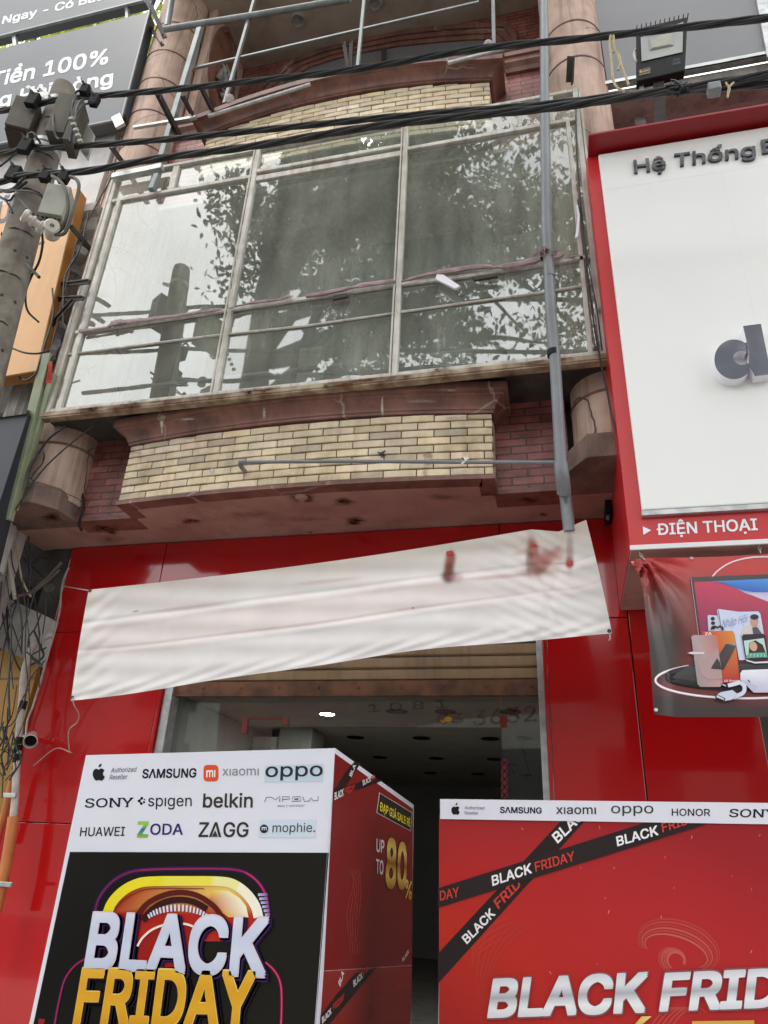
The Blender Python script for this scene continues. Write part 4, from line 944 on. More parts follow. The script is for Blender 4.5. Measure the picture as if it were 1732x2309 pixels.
for (x, y), dx in ((z7(195, 110), 12), (z7(1555, 30), 2)):
    q = MB(); a, c = A(x, y, YPB - .0), A(x + dx + 2, y + 20, YPB - .035)
    for k in range(3):
        t0, t1 = k / 3, (k + 1) / 3; m0, m1_ = a + (c - a) * t0, a + (c - a) * (t1 + .06); mid = (m0 + m1_) / 2; d = (m1_ - m0) / 2; s_ = np.array([.007, 0, 0]) if k % 2 else np.array([.002, .007, 0])
        q.tube([mid + d * math.cos(t) + s_ * math.sin(t) for t in np.linspace(0, 6.283, 13)], .0026, 5)
    q.build('hook', M['galv'], pb)
q = MB()
for X, Y in ((135, 240), (800, 195), (395, 1905)): q.lathe([(.003, 0), (.008, .0), (.009, .004), (.006, .006), (.003, .004)], A(*z7(X, Y), YPB + pdisp(*z7(X, Y)) - .003), (0, -1, 0), 12)
build_each(q, 'eyelet', M['galv'], pb)

# ------------------------------------------------------------------ plain white cloth banner hanging askew
wb = thing('cloth_banner', 'blank white cloth banner hanging askew across the red shop front', 'banner', A(700, 1560, 4.0))
NU, NV = 300, 90; V = []; Cc = []
TLp, TRp, BRp, BLp = [np.array(p, float) for p in ((200, 1330), (1322, 1172), (1380, 1428), (160, 1578))]
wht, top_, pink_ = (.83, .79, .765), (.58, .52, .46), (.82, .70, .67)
def wpos(u, v):
    a = TLp + (TRp - TLp) * u; c = BLp + (BRp - BLp) * u; p = a + (c - a) * v
    sag = -16 * math.sin(math.pi * min(1, max(0, u * 1.03))) * (1 - v) * (.55 if u < .5 else .75)
    p = p + np.array([0, 14 * (1 - v) * math.sin(math.pi * u) * .9 + (9 if 0 else 0) * v])
    p[1] += v * (-10 * math.sin(math.pi * u) + 9 * math.sin(2 * math.pi * u + .4) * .55 + 2.0 * math.sin(u * 17))
    p[1] += (1 - v) * (22 * max(0, (u - .93) / .07 - .0) * 0 + 16 * max(0, 1 - abs(u - .945) / .055))
    p[0] += 4 * math.sin(v * 3.1) * (u - .5)
    return p
def wdis(u, v):
    f1 = .30 - .02 * math.sin(u * 5); f2 = .56 + .035 * math.sin(u * 3.6 - .3)
    d = .005 * math.exp(-((v - f1) / .02) ** 2) - .004 * math.exp(-((v - f1 - .05) / .03) ** 2)
    d += (.007 * math.exp(-((v - f2) / .014) ** 2) - .005 * math.exp(-((v - f2 - .04) / .03) ** 2)) * (.35 + .65 * math.sin(math.pi * min(1, u * 1.1)))
    d += .02 * math.sin(u * 6.5 + v * 2.1) * .5 + .004 * math.sin(u * 41 + 9 * v) * (.3 + v * .3) + .003 * math.sin(u * 23 - 31 * v)
    d += .0035 * math.sin(u * 70 + 14 * math.sin(v * 6)) * math.exp(-(v - .95) ** 2 / .02) + .003 * math.sin(u * 130 + v * 40) * math.exp(-((u - .03) / .04) ** 2) + .0025 * math.sin(u * 160 - v * 55) * math.exp(-((u - .9) / .09) ** 2)
    d += .008 * math.exp(-((u - .86 - .05 * v) / .006) ** 2) + .006 * math.exp(-((u - .925 + .1 * (v - .4)) / .008) ** 2) * (v > .3)
    return d
DR, MR, LR = (.075, .02, .012), (.30, .06, .04), (.48, .25, .21)
SM = [(1012, 1300, 14, 12, 0, .9, DR), (1013, 1278, 10, 26, .12, .9, (.17, .05, .03)), (1017, 1258, 9, 12, .1, .85, MR), (1030, 1302, 12, 10, 0, .5, LR), (1205, 1250, 11, 36, -.2, .8, MR), (1222, 1268, 14, 26, .5, .75, MR), (1236, 1262, 9, 32, .75, .6, MR), (1210, 1284, 20, 9, -.15, .75, DR),
      (1194, 1262, 7, 26, 0, .6, DR), (1226, 1274, 42, 22, -.3, .45, LR), (1256, 1250, 14, 12, .4, .45, (.45, .25, .2)), (1285, 1245, 7, 34, 0, .55, (.28, .16, .15)), (1284, 1268, 8, 12, 0, .7, MR), (1180, 1245, 20, 6, -.2, .4, LR), (1130, 1300, 70, 4, -.08, .35, LR), (420, 1372, 90, 4, -.1, .25, LR), (740, 1310, 60, 4, -.1, .35, LR),
      (190, 1360, 14, 30, 0, .25, (.5, .55, .45)), (185, 1480, 20, 50, 0, .25, (.5, .5, .44)), (700, 1450, 260, 30, -.1, .12, (.5, .5, .52)), (1330, 1300, 40, 60, 0, .15, (.5, .48, .46))]
for j in range(NV + 1):
    v = j / NV
    for i in range(NU + 1):
        u = i / NU; p = wpos(u, v); V.append(A(p[0], p[1], 4.0 + wdis(u, v)))
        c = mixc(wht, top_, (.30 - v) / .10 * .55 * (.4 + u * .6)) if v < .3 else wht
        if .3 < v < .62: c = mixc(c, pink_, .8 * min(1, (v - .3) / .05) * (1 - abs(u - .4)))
        for sx_, sy_, ax_, ay_, an_, kk, cs_ in SM:
            dx, dy = p[0] - sx_, p[1] - sy_; ca, sa = math.cos(an_), math.sin(an_); e_ = ((dx * ca + dy * sa) / ax_) ** 2 + ((-dx * sa + dy * ca) / ay_) ** 2
            if e_ < 9: c = mixc(c, cs_, min(1, kk * 1.15) * math.exp(-e_ * e_ * .45))
        Cc.append(c)
W = NU + 1
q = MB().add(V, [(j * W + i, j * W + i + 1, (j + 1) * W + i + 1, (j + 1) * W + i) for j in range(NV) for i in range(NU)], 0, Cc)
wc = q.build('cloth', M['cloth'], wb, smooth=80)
class WB(Print):
    def pt(s, x, y, lv=0):
        u = (x - 185) / 1160; t = TLp + (TRp - TLp) * u; c = BLp + (BRp - BLp) * u; v = (y - t[1]) / (c[1] - t[1])
        return A(x, y, 4.0 + wdis(u, v) - .0016 * (lv + 1))
P = WB((0, 4, 0), (0, -1, 0))
P.poly([(1007, 1243), (1020, 1241), (1025, 1250), (1006, 1252)], '#b03024', .2); P.poly([(1278, 1268), (1291, 1263), (1292, 1274), (1279, 1276)], '#b03024', .2)
P.poly([(1191, 1225), (1200, 1229), (1206, 1226), (1218, 1224), (1212, 1233), (1196, 1235)], '#b84030', .2)
P.stroke([(300, 1379), (312, 1377)], 2, '#c88078', .2); P.poly([(925, 1372), (932, 1369), (936, 1372)], '#c05a50', .2)
build_each(P, 'red_blotch', M['cloth'], wc)  # image-artefact blotches rebuilt as flat red patches, no real tape
for x, y in ((203, 1332), (163, 1573), (1374, 1423)):
    q = MB(); q.lathe([(.004, 0), (.011, 0), (.011, .004), (.004, .004)], WB.pt(P, x, y, 0), (0, -1, 0), 12); q.build('eyelet', M['blacksteel'], wb)
for pts, nm in (([(163, 1573, 4.0), (168, 1592, 4.05), (178, 1610, 4.2), (173, 1630, 4.4), (155, 1648, 4.55), (156, 1690, 4.7), (160, 1697, 4.75), (125, 1688, 4.85), (75, 1727, 4.88)], 'tie_string'),
                ([(203, 1332, 4.0), (185, 1329, 4.3), (144, 1322, 4.86)], 'tie_string'), ([(1374, 1423, 4.0), (1376, 1438, 4.0), (1373, 1444, 4.0)], 'tie_string')):
    q = MB(); q.tube(spline([A(*p) for p in pts], 8), .0035, 5); q.build(nm, M['whitewire'], wb)

# ------------------------------------------------------------------ promotion boxes
def z4(X, Y): return (.3496 * X, 1680 + .3496 * Y)
def z5(X, Y): return (480 + .3496 * X, 1680 + .3496 * Y)
def zr(X, Y): return (1050 + .4111 * X, 1680 + .4111 * Y)
def z8(X, Y): return (100 + .3617 * X, 1920 + .3617 * Y)
def apple(P, x, y, h, col, lv):
    o = [(0, -.30), (.10, -.37), (.22, -.38), (.33, -.33), (.41, -.22), (.33, -.12), (.30, .0), (.34, .13), (.44, .21), (.36, .38), (.25, .49), (.14, .5), (.03, .45), (-.08, .47), (-.18, .5), (-.28, .44), (-.38, .28), (-.44, .08), (-.43, -.12), (-.35, -.28), (-.22, -.37), (-.1, -.35)]
    sc_ = h * .80; P.poly([(x + a * sc_, y + h * .1 + b_ * sc_) for a, b_ in o], col, lv)
    P.poly([(x + a * h, y + b_ * h) for a, b_ in ((-.01, -.27), (.0, -.38), (.07, -.46), (.16, -.5), (.15, -.39), (.08, -.30))], col, lv)
Yb = 3.0
TL, TR = A(194, 1703, Yb), A(756, 1687, Yb); BK = AX(933, 1815, TR[0])
pbx = thing('promo_box', 'tall white and black promotion cabinet with a red side standing in front of the doorway', 'display box', ((TL[0] + TR[0]) / 2, Yb, 0))
q = MB(); y0, y1 = Yb + .004, BK[1]
q.add([(TL[0], y0, 0), (TR[0] - .003, y0, 0), (TR[0] - .003, y1, 0), (TL[0], y1, 0), (TL[0], y0, TL[2]), (TR[0] - .003, y0, TR[2]), (TR[0] - .003, y1, BK[2]), (TL[0], y1, BK[2] - .05)],
      [(3, 2, 1, 0), (4, 5, 6, 7), (0, 1, 5, 4), (1, 2, 6, 5), (2, 3, 7, 6), (3, 0, 4, 7)])
q.build('cabinet', M['letterwhite'], pbx, bevel=.004)
P = Print((0, Yb, 0), (0, -1, 0)); W_, K_ = '#e4e4ee', '#17171a'
P.poly([(194, 1703), (756, 1687), (706, 2440), (40, 2440)], W_, 0)
apple(P, 223, 1741, 39, K_, 1)
P.text('Authorized', (250, 1742), (307.6, 1740), (251.5, 1731.5), '#3c3c42', 1, 0, .12); P.text('Reseller', (247, 1758), (287, 1757), (248.5, 1747), '#3c3c42', 1, 0, .12)
P.text('SΛMSUNG', (320.6, 1754.5), (442.6, 1752.7), (322.5, 1735), K_, 1, .03)
rr = [(476 + 17 * (abs(math.cos(t)) ** .45) * np.sign(math.cos(t)), 1743.5 + 18.7 * (abs(math.sin(t)) ** .45) * np.sign(math.sin(t))) for t in np.linspace(0, 6.283, 33)[:-1]]
P.poly(rr, '#e4552c', 1); P.text('mı', (465.5, 1752.5), (486, 1751.7), (466, 1733), '#f6efe8', 2, .03)
P.text('xıaomı', (501.7, 1749), (583.8, 1748.2), (502, 1729), '#8c8c90', 1, .006)
P.poly([(599, 1727), (730, 1722), (728, 1762), (596, 1764)], '#c9d9e8', 1); P.text('oppo', (598.5, 1752), (728, 1749.5), (600, 1722), '#2c2e33', 2, .012)
def sony(x0, y0, x1, y1, yt, lv):
    P.text('SONY', (x0, y0), (x1, y1), (x0 + 2, yt), K_, lv, .012)
    w_ = (x1 - x0); h_ = (y0 - yt)
    for t, vv in ((.55, 0), (.55, 1), (.72, 1), (.78, 1), (.97, 1), (.875, 0)): P.stroke([(x0 + w_ * (t - .035), y0 + (y1 - y0) * t - vv * h_ * .95), (x0 + w_ * (t + .035), y0 + (y1 - y0) * t - vv * h_ * .95)], h_ * .10, K_, lv)
sony(191, 1821, 300, 1819, 1801, 1)
for dx, dy, r_ in ((0, -7, 3.2), (-6, -1, 3.2), (-1, 5, 3.2), (5, 2, 2.6), (6, -4, 1.6)): P.disc(320 + dx, 1807 + dy, r_, r_, K_, 1, 14)
P.stroke([(320, 1800), (314, 1806), (319, 1812)], 3, K_, 1)
P.text('spıgen', (334, 1818), (432.5, 1818), (335, 1793), K_, 1, .004)
P.text('belkin', (457.3, 1820.5), (570, 1820.5), (459, 1790), '#39342b', 1, .02)
P.stroke([z5(*p) for p in ((335, 368), (345, 338), (375, 336), (405, 352), (425, 336))], 1.5, '#55565c', 1); P.stroke([z5(*p) for p in ((432, 340), (432, 367))], 1.6, '#55565c', 1); P.disc(*z5(432, 331), 1.2, 1.2, '#55565c', 1, 10)
P.stroke([z5(*p) for p in ((450, 367), (450, 334), (495, 334), (498, 348), (452, 352))], 1.5, '#55565c', 1)
P.stroke([z5(*p) for p in ((515, 335), (565, 333), (568, 362), (512, 364))], 1.5, '#55565c', 1, closed=True); P.stroke([z5(527, 350), z5(553, 348)], 3, '#55565c', 2)
P.stroke([z5(*p) for p in ((580, 333), (592, 364), (622, 362), (634, 340), (648, 360), (678, 358), (681, 330))], 1.5, '#55565c', 1)
P.text('MAKE IT DIFFERENT', (626, 1820), (687, 1819), (626.5, 1815.6), '#6a6a70', 1)
P.text('HUAWEI', (180, 1885.6), (280.7, 1884.5), (182.5, 1866), K_, 1, .01)
P.text('Z', (309, 1887), (334, 1887), (311, 1854), '#74b23e', 1, .05, grad=['#8cc63f', '#5a9a60', '#2f6f9a', '#8cc63f', '#9ad04a']); P.text('ODA', (338.4, 1882), (412.5, 1882), (340, 1858), '#2a2470', 1, .018)
P.text('ZΛ', (447.5, 1887), (499, 1887), (450, 1855), '#38352d', 1, .02); P.poly([(478, 1887), (486, 1872), (492, 1887)], '#38352d', 2); P.text('GG', (503, 1887), (560, 1887), (505, 1855), '#38352d', 1, .02)
P.poly([(586.6, 1850), (714, 1848), (711, 1889), (584, 1889)], '#d2deea', 1); P.disc(596, 1869, 9.5, 9.8, '#24272c', 2); P.text('m', (591, 1872), (602, 1872), (591, 1863), '#e8ecf0', 3, .02)
P.text('mophie.', (614.6, 1876.5), (710.7, 1876), (616, 1856.5), '#2e3136', 2)
# black picture with the neon arch
P.poly([(158, 1921), (742, 1923), (702, 2440), (48, 2440)], ['#0d0c0b', '#15140f', '#1a180f', '#080807'], 1)
Z8 = lambda pts: [z8(*p) for p in pts]
SP = lambda pts, n=6: [tuple(p[:2]) for p in spline([(x, y, 0) for x, y in pts], n)]
arch = SP([(312, 400), (345, 290), (425, 190), (540, 128), (690, 112), (930, 108), (1170, 112), (1280, 145), (1360, 225), (1392, 320), (1402, 410)])
P.stroke(Z8(arch), 11, '#27114a', 2)
P.stroke(Z8(arch), 4.2, ['#7a1f50', '#9a2452', '#d02a52'], 3)
a2 = SP([(392, 400), (425, 320), (490, 250), (570, 205), (660, 187), (880, 184), (1100, 187), (1190, 208), (1265, 265), (1318, 340), (1338, 410)])
P.poly(Z8([(392, 400)] + a2 + [(1338, 410), (1250, 560), (450, 560)]), ['#a81c14', '#b42214', '#c83418', '#e0581c', '#ffd870', '#ffe08a', '#c42a1c'], 2)
P.stroke(Z8(a2), 22, ['#f2e02a', '#f2e02a', '#f2e22e', '#f2e650', '#f4eea0', '#fbf6dc', '#fdf8e8'], 4)
P.stroke(Z8(SP([(420, 405), (470, 330), (560, 265), (680, 232), (1000, 232)])), 2, '#7a2a10', 5)
P.poly(Z8([(1050, 240), (1150, 245), (1220, 290), (1260, 340), (1275, 410), (1150, 410), (1030, 320)]), ['#f0d040', '#f8eeb0', '#fdf6d8', '#fffbe8', '#fff6d0', '#e8b840', '#d06020'], 3)
P.stroke(Z8(SP([(570, 420), (640, 330), (740, 275), (850, 255), (960, 275), (1060, 340), (1120, 420)])), 12, '#5e1410', 5)
P.stroke(Z8(SP([(620, 430), (680, 360), (760, 315), (850, 300), (940, 315), (1020, 360)])), 14, '#3a0c10', 6)
for k in range(19):
    t = R(214 + k * (116 / 18)); cx_, cy_ = 838, 470; d = (math.cos(t), math.sin(t))
    P.stroke(Z8([(cx_ + d[0] * 200 * 1.05, cy_ + d[1] * 98), (cx_ + d[0] * 212 * 1.05, cy_ + d[1] * 140)]), 4.0, '#dfe6fa', 7)
P.poly(Z8([(580, 720), (600, 560), (680, 480), (830, 440), (960, 490), (1000, 720)]), '#a01a12', 4)
P.stroke(Z8(SP([(585, 590), (620, 535), (680, 485), (760, 455), (830, 446), (900, 455), (960, 480)])), 5, '#ffd9c8', 6)
P.stroke(Z8(SP([(590, 590), (622, 538), (682, 488), (760, 458), (830, 449), (900, 458), (955, 480)])), 2.2, '#ffffff', 7)
for k in range(6): P.stroke(Z8([(1335 + k * 9, 270 + k * 25), (1395 + k * 3, 268 + k * 25)]), 6, ['#c9c4f0', '#6a4a9a'], 4 + (k % 2))
tube_r = SP([(1380, 690), (1430, 735), (1468, 800), (1482, 900), (1478, 1100), (1470, 1300)])
P.stroke(Z8(tube_r), 10, '#2a0f45', 2); P.stroke(Z8(tube_r), 5, '#b8203e', 3); P.stroke(Z8(tube_r), 1.6, '#f05a6e', 4)
tube_l = SP([(270, 660), (190, 715), (130, 800), (95, 930), (68, 1076), (30, 1300)])
P.stroke(Z8(tube_l), 7, '#2a0f45', 2); P.stroke(Z8(tube_l), 3.4, '#a02848', 3)
P.poly(Z8([(-30, 1040), (10, 1045), (0, 1076), (-36, 1076)]), '#8e2226', 3)
b0, b1, bt = z8(258, 712), z8(1382, 768), z8(312, 393)
for k, cc in ((7, '#160a24'), (5, '#3a1a5e'), (3, '#1a0d22')):
    P.text('BLACK', (b0[0] + k * 1.1, b0[1] + k * 1.5), (b1[0] + k * 1.5, b1[1] + k * 1.6), (bt[0] + k * 1.2, bt[1] + k * .6), cc, 9 - k // 3, .055)
P.text('BLACK', (b0[0] - 1, b0[1] + 1), (b1[0] + 2, b1[1] + 1), (bt[0] - 1, bt[1] - 2), '#e8d0dc', 9, .044)
P.text('BLACK', b0, b1, bt, '#cfd6e8', 10, .034, grad=['#c4cce0', '#d6dcee', '#cfd5ea', '#dfe4f2'])
f0, f1, ft = z8(190, 1060), z8(1262, 1092), z8(246, 738)
f1 = z8(1300, 1100)
for k, cc in ((8, '#12081c'), (6, '#40206a'), (3, '#1c0e12')):
    P.text('FRIDAY', (f0[0] + k * 1.1, f0[1] + k * 1.3), (f1[0] + k * 1.5, f1[1] + k * 1.4), (ft[0] + k * 1.2, ft[1] + k * .6), cc, 9 - k // 3, .055)
P.text('FRIDAY', (f0[0] - 1, f0[1] + 1), (f1[0] + 2, f1[1] + 1), (ft[0] - 1, ft[1] - 1.5), '#f6da7a', 9, .044)
P.text('FRIDAY', f0, f1, ft, '#e0a324', 10, .034, grad=['#d6951c', '#e4ab2c', '#deA025', '#e8b23a'])
P.add([(TL[0] + .012, Yb + .0015, .06), (TR[0] - .02, Yb + .0015, .06), (TR[0] - .02, Yb + .0015, 1.0), (TL[0] + .012, Yb + .0015, 1.0)], [(0, 1, 2, 3)], 0, L('0d0c0b'))
P.build('front_print', M['print'], pbx)
xs_ = TR[0]
P = Print((xs_, 0, 0), (1, 0, 0))
P.poly([(756, 1687), (933, 1815), (925, 2440), (700, 2440)], W_, 0)
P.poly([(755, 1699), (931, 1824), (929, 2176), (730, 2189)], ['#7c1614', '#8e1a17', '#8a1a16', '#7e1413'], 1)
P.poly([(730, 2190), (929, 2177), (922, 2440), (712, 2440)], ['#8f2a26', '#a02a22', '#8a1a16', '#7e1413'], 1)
P.poly([(751, 1800), (752, 1782), (846, 1752), (858, 1762)], '#1e1416', 2); P.poly([(754, 1780), (778, 1742), (800, 1716), (812, 1722), (757, 1806)], '#261619', 1.5)
P.text('BLACK', (752.7, 1804), (773, 1794), (752.7, 1788), '#f2eeee', 3, .03); P.text('FRIDAY', (775.4, 1792), (799, 1781), (774.7, 1778), '#cc3a2c', 3, .03)
P.text('BLACK', (817, 1771), (835, 1762), (816, 1760), '#f2eeee', 3, .03); P.text('FR', (837, 1761), (845, 1757), (836, 1751), '#cc3a2c', 3, .03)
P.text('BLA', (791, 1752), (801, 1726), (786, 1748), '#f2eeee', 3, .03)
P.poly([(854, 1786.6), (928.5, 1832), (925.7, 1875), (847.8, 1833)], '#d8d0cc', 2); P.poly([(855.5, 1789), (927.2, 1833), (924.6, 1873), (849.4, 1832)], '#2e2420', 3)
P.text('ĐẠP GIÁ SALE RẺ', (854.5, 1827), (923.5, 1864), (855, 1808), '#eede3a', 4, .03)
P.text('UP', (847, 1919.5), (864.6, 1923), (847.8, 1891.5), '#f0ecee', 3, .03); P.text('TO', (846, 1968), (862.8, 1972), (846.7, 1937), '#f0ecee', 3, .03)
P.text('80', (866.4, 1998), (916, 2003), (870, 1891), '#5a1810', 2, .07); P.text('80', (867.4, 1996.4), (915, 2001.6), (870.8, 1891.5), '#e0b030', 3, .045, grad=['#b8781a', '#f0d060', '#a8681a', '#f4e07a', '#d8a030'])
P.text('%', (910.7, 2024), (926.4, 2028), (913.5, 1984), '#e0b030', 3, .03, grad=['#c8901a', '#f4e07a'])
P.text('BLACK', (907, 2169), (921, 2148), (905.8, 2161), '#f2eeee', 3, .03); P.text('F', (923, 2144), (926, 2139), (922, 2136), '#cc3a2c', 3, .03)
P.poly([(722, 2290), (760, 2240), (800, 2195), (846, 2183), (750, 2300), (720, 2330)], '#241a1c', 2)
P.text('BLA', (765, 2225), (774, 2195), (761, 2216), '#f2eeee', 3, .03); P.text('BLACK', (796, 2226), (816, 2205), (794.6, 2212), '#f2eeee', 3, .03); P.text('FR', (817, 2203), (829, 2190), (816, 2190), '#cc3a2c', 3, .03)
P.text('BLACK', (724.7, 2308), (745.7, 2285), (723.5, 2295), '#f2eeee', 3, .03); P.text('FRIDAY', (749, 2280), (774.4, 2253), (748.5, 2266), '#cc3a2c', 3, .03)
def smoke(pts, col, lv=1.4, wd=2.5): P.stroke(SP(pts), wd, col, lv)
for k in range(5): smoke([(790 + k * 5, 2150), (782 + k * 6, 2060 + k * 7), (796 + k * 4, 1990 + k * 9), (786 + k * 6, 1960)], '#963a30', 1.4, 1.6)
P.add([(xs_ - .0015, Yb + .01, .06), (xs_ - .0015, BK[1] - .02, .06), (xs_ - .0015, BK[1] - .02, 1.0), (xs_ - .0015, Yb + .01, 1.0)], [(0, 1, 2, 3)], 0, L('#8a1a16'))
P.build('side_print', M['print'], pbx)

YR2 = 3.4
pr = thing('promo_stand', 'red promotion cabinet with crossed black ribbons and a row of white logos on top', 'display box', (A(1300, 1806, YR2)[0], YR2, 0))
xl = A(993, 1802, YR2)[0]; zt_ = A(993, 1803, YR2)[2]; zt2 = A(1732, 1811, YR2)[2]
q = MB(); q.prism([(xl, YR2 + .004, 0), (2.1, YR2 + .004, 0), (2.1, YR2 + .004, zt2), (xl, YR2 + .004, zt_)], (0, .55, 0)); q.build('cabinet', M['letterwhite'], pr, bevel=.004)
P = Print((0, YR2, 0), (0, -1, 0))
rp = []
P.add([P.pt(x, y, 0) for j, y in enumerate((1840, 1960, 2080, 2200, 2320, 2460)) for i, x in enumerate((990, 1240, 1490, 1740, 1990, 2300))],
      [(j * 6 + i, j * 6 + i + 1, (j + 1) * 6 + i + 1, (j + 1) * 6 + i) for j in range(5) for i in range(5)], 0,
      [L(h) for h in (['#a3282a', '#a02428', '#9a2228', '#982228', '#90202a', '#90202a'] + ['#b82a26', '#b4282a', '#ae282c', '#a0242a', '#96222a', '#96222a'] + ['#c4301f', '#bc2a28', '#b82a2c', '#b0282c', '#a8262c', '#a8262c'] +
                       ['#b82c20', '#bc2a26', '#ba2a2c', '#b82a2c', '#b0282c', '#b0282c'] + ['#a82420', '#b82a26', '#b82a2a', '#b62a2c', '#b4282c', '#b4282c'] + ['#a02020', '#b02826', '#b02828', '#b02828', '#b02828', '#b02828'])])
def swirl(cx_, cy_, rx, ry, a0, a1, rot, wd, col, dec=0):
    pts = []
    for i in range(30):
        t = R(a0 + (a1 - a0) * i / 29); k = 1 - dec * i / 29; u, v = rx * k * math.cos(t), ry * k * math.sin(t)
        pts.append((cx_ + u * math.cos(rot) - v * math.sin(rot), cy_ + u * math.sin(rot) + v * math.cos(rot)))
    P.stroke(pts, [wd * (.25 + .75 * math.sin(math.pi * (i + .5) / 30)) for i in range(30)], col, .6 + rng.uniform(0, .25))
for k in range(6): swirl(1530 - k * 1, 2135 + k * 2, 96 - k * 4.5, 58 - k * 5, 150, 395, .32, 4.5, ['#bd4038', '#c04a42', '#bb3c36', '#c65a50', '#bf463e', '#c8625a'][k])
for k in range(4): swirl(1520 + k * 2, 2165, 38 - 5 * k, 30 - 3 * k, 90, 360, .5, 6, ['#bd4540', '#c4564e', '#c05048', '#c86058'][k], .3)
for k in range(5): swirl(1135 + 14 * k, 2210, 60 + 6 * k, 130, 160, 260, .1 * k, 3.2, '#bb3a30')
for k in range(4): swirl(1180, 2120 + 9 * k, 120, 60 - 5 * k, 180, 270, -.3, 2.6, '#bf4034')
for k in range(5): swirl(1500 + 12 * k, 2400, 60, 130, 200, 290, .2, 4, '#c04a42')
for x, y in ((1178, 1869), (1352, 1866), (1385, 1957), (1365, 2025), (1373, 2056), (1491, 2068), (1520, 2002), (1651, 1976), (1695, 2005), (1309, 1957), (1241, 2193), (1347, 2174), (1694, 2146), (1500, 1933), (1713, 1884), (1560, 1888)):
    a = rng.uniform(-.9, .9); l_ = rng.uniform(2, 5); P.stroke([(x - l_ * math.sin(a), y - l_ * math.cos(a)), (x + l_ * math.sin(a), y + l_ * math.cos(a))], 1.5, rng.choice(['#e0907a', '#e8a890', '#d8705c']), 1)
def sh_edge(pts, wd): P.stroke(pts, wd, '#8e1e1e', .9)
P.poly([(988, 2150), (1266, 1850), (1320, 1850), (988, 2218)], '#2a2022', 1)
P.text('BLACK', (1257.6, 1902), (1336, 1826), (1244, 1884), '#f0eef0', 2, .03); P.text('BLACK', (1053, 2129), (1117.8, 2062), (1041, 2114), '#f0eef0', 2, .03); P.text('FRID', (1124, 2050), (1176, 1996), (1113, 2032), '#cf4034', 2, .03)
P.poly([(988, 2003), (1455, 1855), (1604, 1855), (988, 2047)], '#2c2224', 3)
P.text('BLACK', (1110.8, 1997.5), (1200, 1968), (1108.5, 1976), '#f2f0f2', 4, .03); P.text('FRIDAY', (1208, 1965.7), (1297, 1940), (1205.4, 1945), '#cf4034', 4, .02)
P.text('BLACK', (1392, 1908), (1485, 1882), (1389, 1887.6), '#f2f0f2', 4, .03); P.text('FRIDAY', (1494, 1877), (1590, 1846), (1491, 1857), '#cf4034', 4, .02); P.text('DAY', (993, 2031), (1036, 2021), (992, 2010), '#cf4034', 4, .02)
P.poly([(993, 1802), (1738, 1811), (2300, 1818), (2300, 1866), (1738, 1859), (993, 1847)], W_, 5)
apple(P, 1028, 1824, 27, K_, 6)
P.text('Authorized', (1048.5, 1825), (1092.8, 1826), (1048.5, 1818), '#4a4a50', 6); P.text('Reseller', (1048.5, 1836.6), (1079.6, 1837.4), (1048.5, 1829.6), '#4a4a50', 6)
P.text('SΛMSUNG', (1128, 1833), (1222, 1834.6), (1128, 1820), K_, 6, .03); P.text('xıaomı', (1254.3, 1835.4), (1344, 1836), (1254.3, 1816), '#3a3a3e', 6, .012)
P.text('oppo', (1378, 1834), (1473.4, 1834), (1378, 1812), '#3a3a3e', 6, .004); P.text('HONOR', (1514.5, 1839.5), (1601, 1840.3), (1514.5, 1824), K_, 6, .01)
sony(1643, 1842.4, 1749, 1843.6, 1824.7, 6)
bb0, bb1, bbt = (1099.3, 2290.5), (1455, 2278), (1111.7, 2211)
gs = ['#dcdce2', '#f4f4f6', '#b4b5bc', '#eeeef2', '#d4d5da']
P.text('BLACK', (bb0[0] - 1, bb0[1] + 2), (bb1[0] + 3, bb1[1] + 2), (bbt[0] - 1, bbt[1] - 1), '#8d5a60', 6, .065); P.text('BLACK', bb0, bb1, bbt, '#eeeef2', 7, .05, grad=gs)
P.text('FRIDAY', (1484, 2278), (1927, 2262), (1496, 2196), '#8d5a60', 6, .065); P.text('FRIDAY', (1486, 2276), (1924, 2260), (1498, 2198), '#eeeef2', 7, .05, grad=gs)
P.poly([(1420, 2322), (1447, 2291), (1469, 2291), (1434, 2322)], ['#d8a040', '#e8c070', '#f2d890', '#b87a28'], 6); P.poly([(1560, 2302), (1700, 2300), (1700, 2322), (1560, 2322)], '#d8a850', 6)
P.add([(xl + .004, YR2 + .002, .06), (2.09, YR2 + .002, .06), (2.09, YR2 + .002, zt_ - .085), (xl + .004, YR2 + .002, zt_ - .085)], [(0, 1, 2, 3)], 0, L('b02828'))
P.build('front_print', M['print'], pr)
# ------------------------------------------------------------------ left-hand neighbour
nb = thing('neighbour_building', 'white stuccoed neighbour with old mouldings behind the grey billboards', 'building', (-7, 4.7, 0))
YN = 4.28
zl = A(150, 497, YN)[2]; zu = A(150, 300, YN)[2]
q = MB(); q.box(-12, -4.24, YN, YN + .2, zl, zu); q.build('upper_wall', M['stucco'], nb)
q = MB(); q.sweep([(-12, YN), (-4.22, YN)], [(-.05, zu), (.02, zu), (.02, zu + .03), (.07, zu + .06), (.10, zu + .11), (.10, zu + .15), (.16, zu + .17), (.16, zu + .24), (-.05, zu + .24)]); q.build('string_course', M['mould'], nb, smooth=30)
q = MB(); q.box(-12, -4.24, YN + .03, YN + .2, zu + .25, 9.5); q.build('attic_wall', M['greystucco'], nb)
q = MB(); q.sweep([(-12, YN + .03), (-4.22, YN + .03)], [(-.05, 9.45), (.03, 9.45), (.05, 9.5), (.09, 9.54), (.09, 9.62), (.13, 9.65), (.13, 9.78), (-.05, 9.78)]); q.build('eaves_moulding', M['mould'], nb, smooth=30)
